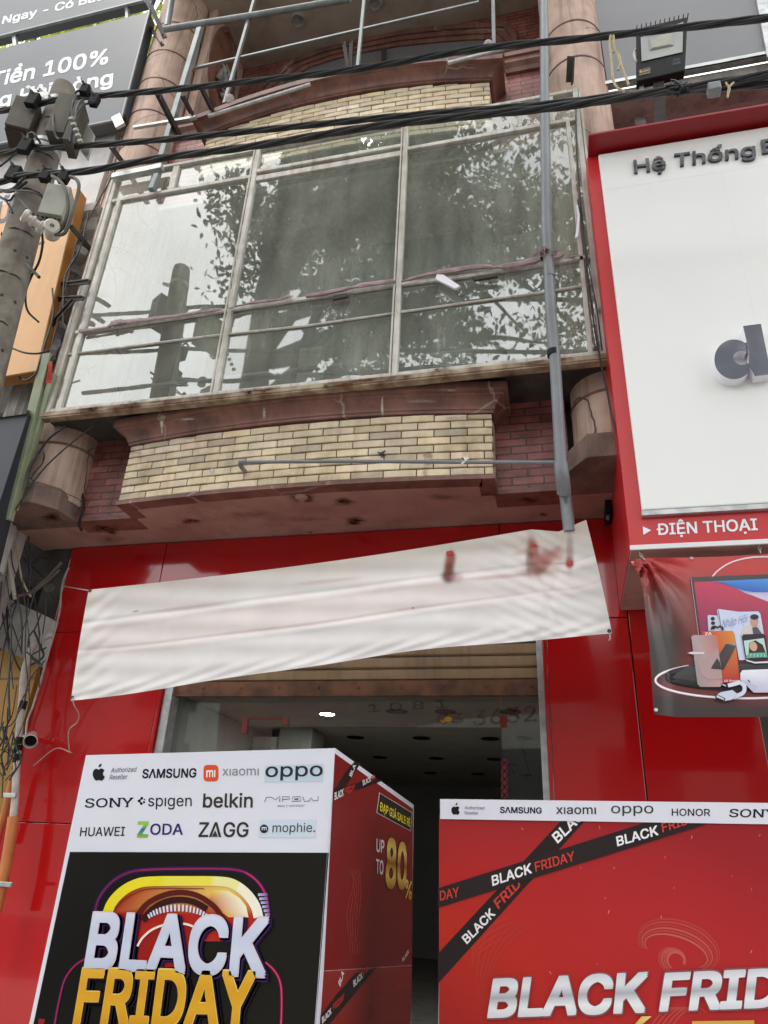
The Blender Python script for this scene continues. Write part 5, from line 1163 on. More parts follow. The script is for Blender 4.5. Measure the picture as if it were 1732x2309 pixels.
q = MB(); q.sweep([(-12, YN + .02), (-4.05, YN + .02)], [(-.1, zl - .40), (.02, zl - .40), (.02, zl - .33), (.09, zl - .28), (.12, zl - .2), (.12, zl - .15), (.18, zl - .12), (.18, zl - .02), (-.1, zl - .02)]); q.build('cornice', M['mould'], nb, smooth=30)
q = MB(); q.box(-12, -4.24, YN + .9, YN + 1.0, 3.0, zl); q.build('recessed_wall', M['concdark'], nb)
q = MB()
pc = A(150, 640, YN + .05)
n_ = 36
prof = [(.0, 3.4), (.2, 3.4)]
ring = []
for k, z in enumerate((3.5, zl - .78)):
    for j in range(n_): 
        t = 2 * math.pi * j / n_; r = .155 if j % 2 else .178; ring.append((pc[0] - .03 + r * math.cos(t), YN + .1 + r * math.sin(t), z))
q.add(ring, [(j, (j + 1) % n_, n_ + (j + 1) % n_, n_ + j) for j in range(n_)])
fc = q.build('fluted_column', M['mould'], nb)
q = MB(); zc = zl - .78; q.lathe([(.17, zc), (.2, zc + .02), (.2, zc + .05), (.17, zc + .07), (.17, zc + .13), (.21, zc + .17), (.25, zc + .22), (.25, zc + .3), (.2, zc + .34)], (pc[0] - .03, YN + .1, 0), n=28); q.build('capital', M['mould'], fc, smooth=35)
q = MB(); fpoly(q, [(-200, 1010), (135, 880), (215, 660), (120, 560), (-200, 620)], YN + .62, .1); q.build('lower_wall', M['greystucco'], nb)
q = MB(); q.box(-4.9, -4.24, YN + .2, YN + .35, 3.0, 4.9); q.build('side_pilaster', M['mould'], nb)
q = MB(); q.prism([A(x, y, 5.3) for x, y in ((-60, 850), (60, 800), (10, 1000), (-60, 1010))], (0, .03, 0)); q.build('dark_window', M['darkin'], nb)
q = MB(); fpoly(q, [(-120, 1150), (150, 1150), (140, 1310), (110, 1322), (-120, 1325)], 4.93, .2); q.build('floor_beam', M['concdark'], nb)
q = MB(); q.box(-12, -4.02, 5.5, 5.6, 0, 5.0); q.build('shade_sheet', M['darkin'], nb)  # near-black sheet standing in for the shade in the gap
q = MB(); zy = A(20, 1480, 4.86)[2]; q.box(-9, -4.0, 4.86, 4.95, 0, zy + .05); q.build('yellow_wall', M['yellow'], nb)
q = MB(); zy2 = A(20, 1530, 4.86)[2]; q.box(-9, -4.0, 4.852, 4.859, zy2 - .006, zy2 + .004); q.build('wall_joint', M['brown'], nb)
a0, a1 = A(-300, 1205, 4.5), A(128, 1404, 4.86); a2, a3 = A(98, 1505, 4.84), A(-300, 1330, 4.4)
q = MB(); q.prism([a0, a1, a2, a3], (0, .02, .012)); q.build('awning_sheet', M['mould'], nb)

def board(name, label, px, Y, thick, mt, edge, lines=(), frame=None, cat='billboard'):
    c = A(*px[0], Y); t = thing(name, label, cat, (c[0], Y, c[2]))
    q = MB(); fpoly(q, px, Y, thick); q.build('panel', mt, t, bevel=.004)
    if edge: q = MB(); 
    if lines:
        P = Print((0, Y - .001, 0), (0, -1, 0))
        for ln in lines: P.text(*ln[:-1], ln[-1], 1, .03)
        P.build('lettering', M['letterwhite'] if frame != 'dark' else M['letterdark'], t)
    return t
b1 = board('billboard', 'topmost grey billboard with white lettering, cut by the upper left corner of the photo', [(-300, 155), (325, 0), (400, -300), (-300, -200)], 4.30, .12, M['boardgrey'], None,
      [('y Ngay - Có Bảo', (-24, 61), (236, -2), (-20, 44), '#e4e8ea')])
q = MB(); q.bar(A(-300, 157, 4.29), A(326, 1, 4.29), .03, .03); q.build('edge_trim', M['steel'], b1)
b2 = board('billboard', 'slate grey billboard with two lines of white lettering behind the concrete pole', [(-300, 184), (336, 26), (273, 266), (-300, 383)], 4.10, .14, M['boardgrey'], None,
      [('Tiền 100%', (-24, 197), (243, 142), (-16, 165), '#e4e8ea'), ('g Hài Lòng', (-4, 241), (254, 189), (2, 211), '#e4e8ea')])
q = MB(); q.bar(A(-300, 385, 4.095), A(273, 268, 4.095), .02, .025); q.bar(A(337, 26, 4.095), A(274, 267, 4.095), .02, .02); q.build('edge_trim', M['pvc'], b2)
q = MB(); q.bar(A(262, 262, 4.08), A(272, 285, 4.08), .10, .03, up=(0, 1, 0)); q.build('corner_bracket', M['galv'], b2)
q = MB(); q.bar(A(278, 258, 4.10), A(288, 284, 4.2), .03, .03); q.build('corner_strut', M['blacksteel'], b2)
q = MB()
for x in (30, 215): q.bar(A(x, 60 + 0, 4.35), A(x + 10, 130, 4.30), .05, .05)
q.bar(A(285, 2, 4.36), A(290, 60, 4.3), .04, .04)
build_each(q, 'hanger_post', M['galv'], b2)
b3 = board('orange_sign', 'orange projecting sign with dark grey lettering left of the glass bay', [(-260, 520), (178, 423), (82, 836), (-260, 893)], 3.98, .02, M['orange'], None,
      [('CHỮ', (-75, 517), (22, 497), (-64, 470), '#50555c'), ('L', (78, 553), (100, 548), (84, 524), '#50555c')], frame='dark', cat='sign')
q = MB(); fpoly(q, [(-260, 520.5), (178, 423.5), (82, 836.5), (-260, 893.5)], 4.001, .13); q.build('sign_case', M['orangeedge'], b3, bevel=.004)
b4 = board('slate_sign', 'blank dark slate sign box below the orange sign', [(-260, 975), (64, 932), (0, 1130), (-40, 1290), (-260, 1330)], 3.9, .15, M['darkboard'], None, cat='sign')
q = MB(); q.add([A(-260, 965, 3.86), A(66, 925, 3.86), A(66, 925, 4.12), A(-260, 965, 4.12)], [(0, 1, 2, 3)]); q.build('top_flashing', M['blacksteel'], b4)

# green steel upright and torn cloth scraps beside the bay
gp = tag(MB().bar(A(108, 800, 3.92), A(14, 1175, 4.02), .085, .05, up=(0, 1, .2)).bar(A(122, 845, 3.95), A(30, 1150, 4.06), .05, .05, up=(0, 1, .2)).build('steel_post', M['greensteel'], bevel=.004),
         'green painted steel upright leaning left of the pink column', 'post')
q = MB(); n = 8; V = []
for i in range(n):
    t = i / (n - 1); V += [A(136 - 26 * t + 2 * math.sin(i), 722 + 92 * t, 3.93 - .02 * math.sin(i * 1.2)), A(150 - 27 * t + 3 * math.sin(i * 2), 734 + 78 * t, 3.94)]
q.add(V, [(2 * i, 2 * i + 1, 2 * i + 3, 2 * i + 2) for i in range(n - 1)]); o = q.build('cloth_scrap', M['cloth']); tag(o, 'pale torn cloth scrap hanging from the left edge of the bay', 'cloth scrap'); o.modifiers.new('s', 'SOLIDIFY').thickness = .002
q = MB(); V = []
for i in range(n):
    t = i / (n - 1); V += [A(107 + 3 * math.sin(t * 5) - 1 * t, 816 + 48 * t, 3.9 - .02 * math.sin(t * 3)), A(118 - 2 * t, 822 + 42 * t, 3.93)]
q.add(V, [(2 * i, 2 * i + 1, 2 * i + 3, 2 * i + 2) for i in range(n - 1)]); o = q.build('tape_scrap', M['reddecal']); tag(o, 'small red scrap curling beside the green post', 'tape scrap'); o.modifiers.new('s', 'SOLIDIFY').thickness = .002
q = MB(); V = []
for i in range(n):
    t = i / (n - 1); V += [A(1299 + 3 * math.sin(t * 4), 462 + 76 * t, 3.93), A(1307 + 1 * math.sin(t * 3) - 3 * t * t, 462 + 70 * t, 3.92)]
q.add(V, [(2 * i, 2 * i + 1, 2 * i + 3, 2 * i + 2) for i in range(n - 1)]); o = q.build('paper_strip', M['acryl']); tag(o, 'white paper strip hanging on the right edge of the bay', 'paper strip'); o.modifiers.new('s', 'SOLIDIFY').thickness = .002

# brackets: dark steel angles sticking out of the facade
GB = 'dark steel angle brackets sticking out round the glass bay'
def angle(p0, p1, w_, label, grp=GB, mt='blacksteel', nm='steel_bracket'):
    q = MB(); q.bar(p0, p1, w_, .012); 
    d = np.array(p1) - np.array(p0); d /= np.linalg.norm(d); q.bar(np.array(p0) + np.array([w_ / 2, 0, -w_ / 2 - .006]), np.array(p1) + np.array([w_ / 2, 0, -w_ / 2 - .006]), .012, w_)
    return tag(q.build(nm, M[mt]), label, 'bracket', grp)
LB = 'short dark rusty steel angle sticking out beside the window bay'
angle(A(357, 213, 3.6), A(403, 304, 4.1), .06, 'longest dark steel angle slanting over the left end of the upper cornice')
angle(A(412, 218, 3.75), A(432, 256, 4.1), .045, 'dark steel angle left of the upper cornice end, second from the long one')
angle(A(455, 200, 3.7), A(478, 248, 4.1), .045, 'dark steel angle crossing the rail above the upper cornice')
angle(A(253, 335, 3.7), A(276, 366, 4.1), .05, 'dark steel angle poking out over the white neighbour wall')
angle(A(158, 508, 3.75), A(206, 565, 4.2), .05, 'dark steel strut slanting across the old cornice left of the bay')
angle(A(132, 640, 4.1), A(200, 632, 3.85), .035, 'upper of two level dark bars left of the bay')
angle(A(125, 672, 4.1), A(186, 669, 3.85), .035, 'lower of two level dark bars left of the bay')
angle(A(112, 735, 4.1), A(165, 675, 3.85), .035, 'dark diagonal stay under the level bars left of the bay')
angle(A(1286, 127, 4.0), A(1283, 185, 4.1), .05, 'dark steel angle fixed on the right hand upper column')
angle(A(337, 10, 4.15), A(368, 82, 4.15), .05, 'dark steel strut beside the upper left column and the foliage')
angle(A(336, 60, 4.2), A(364, 100, 4.15), .04, 'shorter dark strut below the one beside the foliage')
angle(A(775, 94, 4.1), A(787, 165, 4.12), .035, 'rusty bar leaning in front of the arched window, left one'); angle(A(792, 92, 4.1), A(789, 165, 4.12), .035, 'rusty upright bar in front of the arched window, right one')

# steel frame standing above the bay
sf = thing('pipe_scaffold', 'grey tubular steel framework standing on the upper cornice', 'scaffold', A(800, 200, 4.05))
def sq(p0, p1, wd, nm, mt='steel'): q = MB(); q.bar(p0, p1, wd, wd, up=(0, 1, 0)); return q.build(nm, M[mt], sf, bevel=.003)
sq(A(451, 66, 4.0), A(342, 430, 4.0), .055, 'post'); sq(A(574, -2, 4.02), A(506, 234, 4.06), .032, 'post'); sq(A(822, -6, 4.05), A(805, 168, 4.06), .032, 'post'); sq(A(1112, -4, 4.05), A(1114, 107, 4.06), .032, 'post')
q = MB(); q.tube([A(371, 66, 4.0), A(580, 33, 4.0), A(790, -3, 4.0)], .033, 12); q.build('top_pipe', M['steel'], sf, smooth=40)
q = MB(); q.tube([A(388, -8, 4.03), A(376, 62, 4.0)], .036, 12); q.build('stub_pipe', M['steel'], sf, smooth=40)
sq(A(437, 154, 4.06), A(1080, 5, 4.06), .026, 'rail'); sq(A(255, 401, 3.93), A(367, 378, 3.93), .062, 'rail', 'galv')
q = MB(); q.bar(A(302, 288, 3.98), A(442, 265, 3.98), .03, .03); q.build('rail', M['galv'], sf)
sq(A(355, 395, 3.93), A(342, 428, 3.93), .05, 'post', 'steel')
for x, y in ((516, 222), (1101, 101)):
    q = MB(); q.lathe([(.001, .0), (.02, .002), (.025, .02), (.038, .04), (.046, .07), (.036, .1), (.001, .115)], A(x, y + 12, 4.06), n=18); q.build('ball_finial', M['relief'], sf, smooth=50)
q = MB(); q.tube([A(470, 262, 4.04), A(700, 190, 4.0)], .018, 8); q.tube([A(1010, 142, 4.0), A(1220, 90, 4.05)], .018, 8); build_each(q, 'coping_tube', M['galv'], sf)

# drain pipe
dp = thing('drain_pipe', 'grey plastic downpipe running down in front of the glass bay', 'pipe', A(1268, 1075, 3.86))
YD = 3.86
pp = [A(1226, -30, YD), A(1229, 300, YD), A(1233, 520, YD), A(1242, 700, YD), A(1251, 800, YD), A(1266, 1062, YD)]
q = MB(); q.tube(pp, .036, 16); q.build('pipe', M['pvc'], dp, smooth=40)
q = MB(); e = pp[-1]; q.tube([e + np.array([0, 0, .05]), e, e + np.array([.003, .012, -.035]), e + np.array([.006, .05, -.07]), e + np.array([.008, .09, -.10])], .042, 16); q.build('elbow', M['pvc'], dp, smooth=40)
q = MB(); q.tube([e + np.array([.008, .088, -.095]), A(1274, 1110, YD + .16), A(1284, 1200, YD + .16)], .036, 16); q.build('lower_pipe', M['pvc'], dp, smooth=40)
for x, y, k in ((1239, 620, 1), (1231, 575, 0), (1248, 797, 0)):
    c = A(x, y, YD); q = MB(); q.tube([c + np.array([0, 0, .022]), c - np.array([0, 0, .022])], .0385 if k else .040, 16); q.build('coupling', M['pvc'] if k else M['black'], dp, smooth=40)
q = MB(); tz = A(1230, 575, YD)
for k in range(9): q.tube(spline([tz + np.array([.04 * math.cos(k), -.04 + .004 * k, .02 * math.sin(2 * k)]), tz + np.array([rng.uniform(-.1, .1), -.05, rng.uniform(-.06, .05)]), tz + np.array([rng.uniform(-.12, .16), -.02, rng.uniform(-.08, .04)])], 4), .004, 4)
q.build('rag_tie', M['torn'], dp)
bp_ = thing('branch_pipe', 'thin grey pipe running level across the yellow bricks to the downpipe', 'pipe', A(900, 1042, 4.05))
q = MB(); w0 = A(552, 1062, YY - .05); c0 = A(541, 1042, 4.0); q.tube([A(1254, 1043, 3.88), A(1050, 1042, 3.94), A(800, 1040, 3.985), c0], .0125, 10); q.build('pipe', M['pvc'], bp_, smooth=40)
q = MB(); q.tube([c0 + np.array([.05, -.001, 0]), c0, c0 + np.array([-.004, .012, -.008]), c0 + np.array([0, .03, -.02]), w0 + np.array([0, .03, 0])], .0165, 10); q.build('elbow', M['pvc'], bp_, smooth=40)
for x, y in ((552, 1062), (1049, 1042)):
    q = MB(); c = A(x, y, YY - .055 if x < 800 else 3.94)
    for k in range(7): a = rng.uniform(0, 6.28); q.tube([c + np.array([0, -.012, 0]), c + np.array([.032 * math.cos(a), -.012, .032 * math.sin(a)])], .007, 5)
    q.build('foam_patch', M['stucco'], bp_)
# marks of old fixings on the yellow bricks
for x, y, lb, mt in ((480, 1064, 'white plaster blob left of the thin pipe elbow on the yellow bricks', 'stucco'), (863, 1027, 'old hole with a rusty bolt in the middle of the yellow bricks', 'blacksteel'), (965, 1040, 'smeared pale plaster patch right of the bolt hole on the yellow bricks', 'mould')):
    q = MB(); xx = A(x, y, YY - .04); c = np.array([xx[0], yf1(xx[0]) - .006, xx[2]])
    for k in range(10): a = rng.uniform(0, 6.28); r = rng.uniform(.012, .034); q.tube([c, c + np.array([r * math.cos(a), -.003, r * math.sin(a)])], [.009, .003], 5)
    tag(q.build('wall_fixing', M[mt]), lb, 'wall mark')

# junction box under the soffit beside the red pier
jb = thing('cable_box', 'narrow black box on the red wall right of the downpipe end', 'box', A(1370, 1130, 4.7))
q = MB(); fpoly(q, [(1364, 1078), (1390, 1066), (1392, 1150), (1365, 1160)], 4.62, .2); q.build('case', M['black'], jb, bevel=.006)
q = MB(); fpoly(q, [(1372, 1078), (1382, 1074), (1383, 1086), (1373, 1090)], 4.60, .018); q.build('sticker', M['pvc'], jb)
q = MB(); q.tube([A(1371, 1155, 4.65), A(1371, 1172, 4.65)], .012, 8); q.build('cable_gland', M['pvc'], jb)

# ------------------------------------------------------------------ utility pole
YP = 3.0
pl = thing('utility_pole', 'leaning grey concrete utility pole at the left edge', 'utility pole', (-3.16, YP, 0))
pt_, pb_ = np.array([-3.607, YP, 7.09]), np.array([-3.16, YP, 0.0])
def pax(z): return pb_ + (pt_ - pb_) * (z / 7.09)
prad = lambda z: .090 + (7.09 - z) * .0150
q = MB(); zs_ = [0, 2, 4, 5, 6, 6.9, 7.02, 7.09]; q.tube([pax(z) for z in zs_], [prad(z) * (1 if z < 7.05 else .93) for z in zs_], 24); sh_ = q.build('shaft', M['concrete'], pl, smooth=40)
q = MB()
for k in range(14):
    z = 4.2 + k * .2
    for a in (-2.5, -1.2, -.5):
        aa = a + (k % 2) * .35; c = pax(z) + prad(z) * np.array([math.cos(aa), math.sin(aa), 0]); t = np.array([-math.sin(aa), math.cos(aa), 0])
        if k % 2: q.lathe([(.001, .004), (.011, .004), (.012, -.01)], c, (math.cos(aa), math.sin(aa), 0), 8)
        else: q.tube([c - t * .04 + np.array([0, 0, -.008]), c + np.array([math.cos(aa), math.sin(aa), 0]) * .004, c + t * .04 + np.array([0, 0, -.006])], [.002, .006, .002], 5)
q.build('climbing_hole', M['blacksteel'], sh_)
for z in (6.86, 6.36, 6.3):
    q = MB(); q.lathe([(prad(z) + .001, -.02), (prad(z) + .005, -.018), (prad(z) + .005, .018), (prad(z) + .001, .02)], pax(z), n=24); q.build('steel_band', M['galv'], pl, smooth=40)
def obox(c, sx, sy, sz, rot, mt, nm, par, bev=.004, tilt=0):
    q = MB(); q.box(-sx / 2, sx / 2, -sy / 2, sy / 2, -sz / 2, sz / 2); Mx = Matrix.Rotation(R(rot), 3, 'Z') @ Matrix.Rotation(R(tilt), 3, 'Y')
    q.v = [tuple(Mx @ Vector(v) + Vector(c)) for v in q.v]; return q.build(nm, M[mt], par, bevel=bev)
c = A(57, 283, 2.92); t = thing('meter_box', 'grey brown metal box on the left of the pole top', 'junction box', c)
obox(c, .17, .24, .33, 28, 'boxgrey', 'case', t); obox(c + np.array([-.02, -.0, -.17]), .14, .2, .02, 28, 'blacksteel', 'bottom_plate', t)
c = A(145, 275, 2.84); t = thing('meter_box', 'open metal terminal box with its lid hanging on the right of the pole top', 'junction box', c)
obox(c, .13, .16, .42, 20, 'boxgrey', 'case', t); c2 = A(172, 292, 2.84); o = obox(c2, .06, .16, .42, 20, 'boxgrey', 'terminal_tray', t)
q = MB()
for k in range(5):
    cc = A(161 + k * 5, 268 + k * 12.5, 2.72); q.box(cc[0] - .016, cc[0] + .016, cc[1] - .01, cc[1] + .01, cc[2] - .012, cc[2] + .012)
q.build('terminal_block', M['boxpale'], o)
q = MB(); q.prism([A(180, 252, 2.9), A(212, 303, 2.9), A(196, 360, 2.9), A(164, 312, 2.9)], (0, .02, 0)); q.build('lid', M['boxpale'], t, bevel=.003)
c = A(128, 466, 2.84); t = thing('meter_box', 'pale grey metal box with punched holes right of the pole', 'junction box', c)
obox(c, .15, .13, .27, 24, 'boxpale', 'case', t)
q = MB(); cb_ = c + np.array([0, 0, -.137])
for i in range(5):
    for j in range(2): 
        v = Matrix.Rotation(R(24), 3, 'Z') @ Vector(((i - 2) * .026, (j - .5) * .05, 0)); q.lathe([(.001, 0), (.008, 0), (.008, .004)], cb_ + np.array(v[:]), n=8)
q.build('punched_hole', M['black'], t)
for (x, y), ax, lb in (((76, 500), (-.6, -.75, .25), 'white porcelain spool insulator left of the pair on the pole'), ((117, 519), (.6, -.7, -.3), 'white porcelain spool insulator right of the pair on the pole')):
    c = A(x, y, 2.72); t = tag(MB().lathe([(.012, -.07), (.045, -.07), (.05, -.055), (.045, -.04), (.028, -.03), (.026, -.01), (.038, 0), (.038, .01), (.026, .02), (.028, .035), (.045, .045), (.048, .06), (.04, .07), (.014, .07), (.013, .05)], c, ax, 20).build('insulator', M['porcelain'], smooth=40), lb, 'insulator', 'insulators on the pole')
q = MB(); q.bar(A(70, 505, 2.83), A(125, 522, 2.83), .04, .02); q.bar(A(98, 512, 2.75), A(92, 495, 2.95), .05, .03); tag(q.build('insulator_bracket', M['blacksteel']), 'dark steel bracket carrying the two white insulators', 'bracket')
for x, y, l_, lb in ((74, 226, 1, 'dark clamp on the top cable left of the pole'), (58, 330, 1, 'dark clamp on the middle cable left of the pole'), (31, 392, 1, 'dark clamp on the lowest cable left of the pole'), (192, 203, .7, 'dark clamp above the top cable right of the pole'), (213, 228, .7, 'dark clamp below the top cable right of the pole'),
                     (104, 396, .8, 'black connector block on the lowest cable over the pole'), (145, 399, .8, 'black connector block on the lowest cable right of the pole')):
    c = A(x, y, 2.80); t = thing('cable_clamp', lb, 'clamp', c, 'clamps on the overhead cables')
    obox(c, .07 * l_ + .01, .05, .13 * l_, 15, 'black', 'jaw', t, .006, 8); q = MB(); q.lathe([(.012, 0), (.012, .03), (.004, .03), (.004, .06)], c + np.array([.0, -.02, .05 * l_]), (-.5, -.4, .8), 8); q.build('bolt', M['blacksteel'], t)
q = MB(); q.bar(A(62, 198, 2.9), A(108, 224, 2.95), .03, .03); q.tube(spline([A(86, 205, 2.88), A(90, 198, 2.88), A(100, 205, 2.88), A(111, 216, 2.88)], 5), .012, 6); tag(q.build('pole_hook', M['galv']), 'small steel arm with a hook at the pole top', 'hook')

# overhead bundles of twisted cable
GC = 'overhead cable bundles'
def bundle(px, Y, label, strands=4, rs=.0105, rt=.0125, pitch=1.05):
    P_ = spline([A(p[0], p[1], p[2] if len(p) > 2 else Y) for p in px], 26); Ls = np.cumsum([0] + [np.linalg.norm(P_[i + 1] - P_[i]) for i in range(len(P_) - 1)])
    q = MB()
    for s in range(strands):
        pts = []
        for i, p in enumerate(P_):
            t = 2 * math.pi * (Ls[i] / pitch + s / strands); d = P_[min(i + 1, len(P_) - 1)] - P_[max(i - 1, 0)]; d /= np.linalg.norm(d)
            a = np.cross(d, (0, 0, 1)); a /= np.linalg.norm(a); bb_ = np.cross(a, d); pts.append(p + rt * (math.cos(t) * a + math.sin(t) * bb_))
        q.tube(pts, rs, 7)
    return tag(q.build('cable_bundle', M['cable'], smooth=60), label, 'cable', GC)
bundle([(-250, 290), (0, 250), (75, 237), (150, 222), (330, 207), (580, 182), (820, 153), (1060, 112), (1300, 88), (1500, 66), (1732, 40), (1950, 12)], 2.85, 'uppermost twisted black cable bundle crossing the photo', 4)
bundle([(-250, 380), (0, 347), (60, 333), (130, 332), (340, 317), (600, 292), (900, 262), (1200, 238), (1400, 216), (1560, 203), (1732, 190), (1950, 170)], 2.85, 'middle twisted black cable bundle crossing the photo', 4, .0098, .0115)
bundle([(-250, 460), (0, 410), (40, 397), (110, 392), (200, 385), (360, 357), (580, 328), (830, 287), (1050, 262), (1250, 242), (1450, 213), (1600, 190), (1732, 168), (1950, 130)], 2.80, 'lowest twisted black cable bundle crossing the photo', 4, .011, .0132)
GS = 'small ties and knots on the overhead cables'
q = MB()
for pts in ([(1377, 80), (1375, 100), (1377, 118), (1380, 150), (1383, 180), (1392, 197), (1408, 206)], [(1383, 80), (1386, 110), (1396, 130), (1404, 155), (1412, 175), (1418, 192)], [(1376, 122), (1384, 116), (1394, 122), (1399, 140), (1394, 158)]): q.tube(spline([A(x, y, 2.80) for x, y in pts], 6), .007, 6)
tag(q.build('cord_tie', M['string']), 'yellowish cord tied round the top cable, its ends hanging', 'cord', GS)
q = MB(); c = A(1528, 203, 2.8)
for k in range(16): q.tube(spline([c + np.array([rng.uniform(-.07, .07), rng.uniform(-.03, .02), rng.uniform(-.03, .04)]) for _ in range(4)], 5), .006, 5)
q.tube(spline([A(1510, 205, 2.8), A(1518, 190, 2.8), A(1524, 183, 2.8), A(1512, 181, 2.8)], 5), .007, 5)
tag(q.build('wire_knot', M['cable']), 'messy black knot of wire where the lower two cables meet', 'wire knot', GS)
c = A(1611, 202, 2.79); q = MB(); q.box(c[0] - .035, c[0] + .03, c[1] - .03, c[1] + .03, c[2] - .03, c[2] + .03); tag(q.build('cable_clip', M['pvc'], bevel=.008), 'small grey clip on the cable right of the knot', 'clip', GS)
q = MB(); q.tube(spline([A(x, y, 2.79) for x, y in ((1637, 186), (1645, 200), (1642, 212), (1641, 220), (1643, 200), (1650, 190), (1655, 186))], 5), .006, 5); tag(q.build('cord_tie', M['string']), 'short pale cord tied round the lower cables near the right edge', 'cord', GS)

# loose wires
def wire(pts, label, r=.008, mt='cable', grp='loose wires on the left', nm='wire'):
    P_ = [A(*p) if len(p) == 3 else A(*p, 2.8) for p in pts]; q = MB(); q.tube(spline(P_, 7), r, 6)
    return tag(q.build(nm, M[mt], smooth=60), label, 'wire', grp)
wire([(133, 222, 2.8), (122, 250, 2.76), (121, 285, 2.74), (128, 310, 2.76), (140, 312, 2.76), (150, 300, 2.78), (160, 270, 2.78), (163, 240, 2.78), (170, 210, 2.8), (186, 200, 2.8)], 'black wire looping over the open terminal box')
wire([(213, 232, 2.78), (190, 236, 2.76), (174, 255, 2.74), (166, 280, 2.74), (158, 320, 2.76)], 'black wire from the right clamp down into the terminal box, outer one')
wire([(205, 222, 2.78), (185, 226, 2.76), (173, 245, 2.74), (170, 290, 2.74), (168, 325, 2.76)], 'black wire from the right clamp down into the terminal box, inner one')
wire([(117, 397, 2.76), (135, 408, 2.72), (148, 430, 2.7), (153, 465, 2.7), (148, 495, 2.7), (138, 518, 2.72), (122, 526, 2.72)], 'grey brown cable looping from the connector to the right insulator, inner one', .012, 'boxgrey')
wire([(158, 398, 2.76), (172, 404, 2.72), (178, 420, 2.7), (172, 450, 2.7), (160, 490, 2.7), (146, 525, 2.72), (125, 530, 2.72)], 'grey brown cable looping from the connector to the right insulator, outer one', .012, 'boxgrey')
wire([(62, 315, 2.8), (64, 303, 2.8), (75, 300, 2.8), (84, 312, 2.82), (90, 320, 2.9)], 'pale cable stub looping under the left meter box', .009, 'boxgrey')
wire([(0, 375, 2.85), (25, 355, 2.8), (45, 340, 2.8)], 'black wire rising to the middle cable left of the pole')
wire([(0, 432, 2.9), (30, 425, 2.85), (50, 405, 2.8), (60, 400, 2.8)], 'black wire sagging under the lowest cable left of the pole', .011)
wire([(-10, 425, 2.9), (25, 432, 2.85), (60, 410, 2.8)], 'second black wire sagging under the lowest cable left of the pole', .011)
wire([(-10, 440, 2.9), (20, 452, 2.85), (35, 440, 2.85), (60, 466, 2.8), (75, 482, 2.78)], 'black wire crossing the pole above the left insulator')
wire([(5, 428, 2.8), (40, 430, 2.78), (70, 432, 2.77), (95, 445, 2.8), (104, 465, 2.85)], 'thin black wire wound round the pole below the cables', .006)
wire([(-5, 440, 2.85), (15, 455, 2.85), (28, 480, 2.85)], 'black wire dropping across the orange sign top')
wire([(115, 412, 2.8), (122, 422, 2.8), (133, 432, 2.8)], 'short black wire into the pale meter box')
wire([(94, 520, 2.8), (96, 550, 2.9), (88, 590, 3.0), (70, 625, 3.1), (58, 660, 3.2), (62, 700, 3.3), (88, 727, 3.4)], 'black wire looping down over the orange sign')
wire([(58, 594, 2.9), (72, 608, 2.9), (88, 625, 2.9)], 'thick dark cable stub right of the pole foot in view', .012)
wire([(25, 784, 3.8), (55, 795, 3.8), (85, 797, 3.8), (112, 790, 3.8)], 'black wire in front of the lower edge of the orange sign')
wire([(42, 846, 3.85), (48, 855, 3.9), (62, 857, 3.9), (80, 842, 3.9), (88, 820, 3.9), (100, 780, 3.9), (120, 710, 3.9), (118, 650, 3.9)], 'black wire curling under the orange sign')
wire([(200, 480, 3.95), (180, 560, 3.95), (148, 620, 3.95), (143, 680, 3.95), (143, 730, 3.95)], 'black wire hanging left of the bay frame, beside the fluted column')
wire([(262, 380, 3.95), (230, 440, 4.0), (180, 530, 4.0), (160, 600, 4.0), (100, 850, 4.0)], 'dark wire dropping along the left edge of the bay', .006)
wire([(330, 70, 4.2), (300, 240, 4.2), (235, 440, 4.2), (222, 475, 4.2)], 'grey wire running down beside the pink column', .006, 'boxgrey')
wire([(320, 110, 4.25), (280, 300, 4.25), (225, 450, 4.2)], 'second grey wire running down beside the pink column', .005, 'boxgrey')
wire([(147, 962, 3.98), (110, 990, 4.0), (82, 1030, 4.02), (66, 1060, 4.02), (62, 1100, 4.03)], 'black cable drooping over the pink column shaft', .009)
wire([(225, 950, 4.1), (160, 1000, 4.05), (105, 1050, 4.02), (70, 1095, 4.02), (35, 1150, 4.02)], 'thin black cable slanting across the pink column shaft', .006)
wire([(205, 985, 4.42), (200, 1040, 4.42), (186, 1100, 4.42), (188, 1140, 4.42), (178, 1180, 4.42), (184, 1196, 4.42)], 'dark cable running down between column and red bricks', .011)
wire([(1299, 200, 4.0), (1300, 300, 3.93), (1308, 440, 3.93), (1335, 700, 3.93), (1372, 900, 3.9), (1392, 985, 3.9)], 'black wire running down the right edge of the bay', .006, grp='loose wires on the right')
wire([(1303, 450, 3.92), (1335, 640, 3.92), (1345, 690, 3.92), (1358, 790, 3.92)], 'second black wire on the right frame of the bay', .005, grp='loose wires on the right')
GT = 'tangled wires in front of the yellow wall'; LT = 'thin black wire in the tangle before the yellow wall'
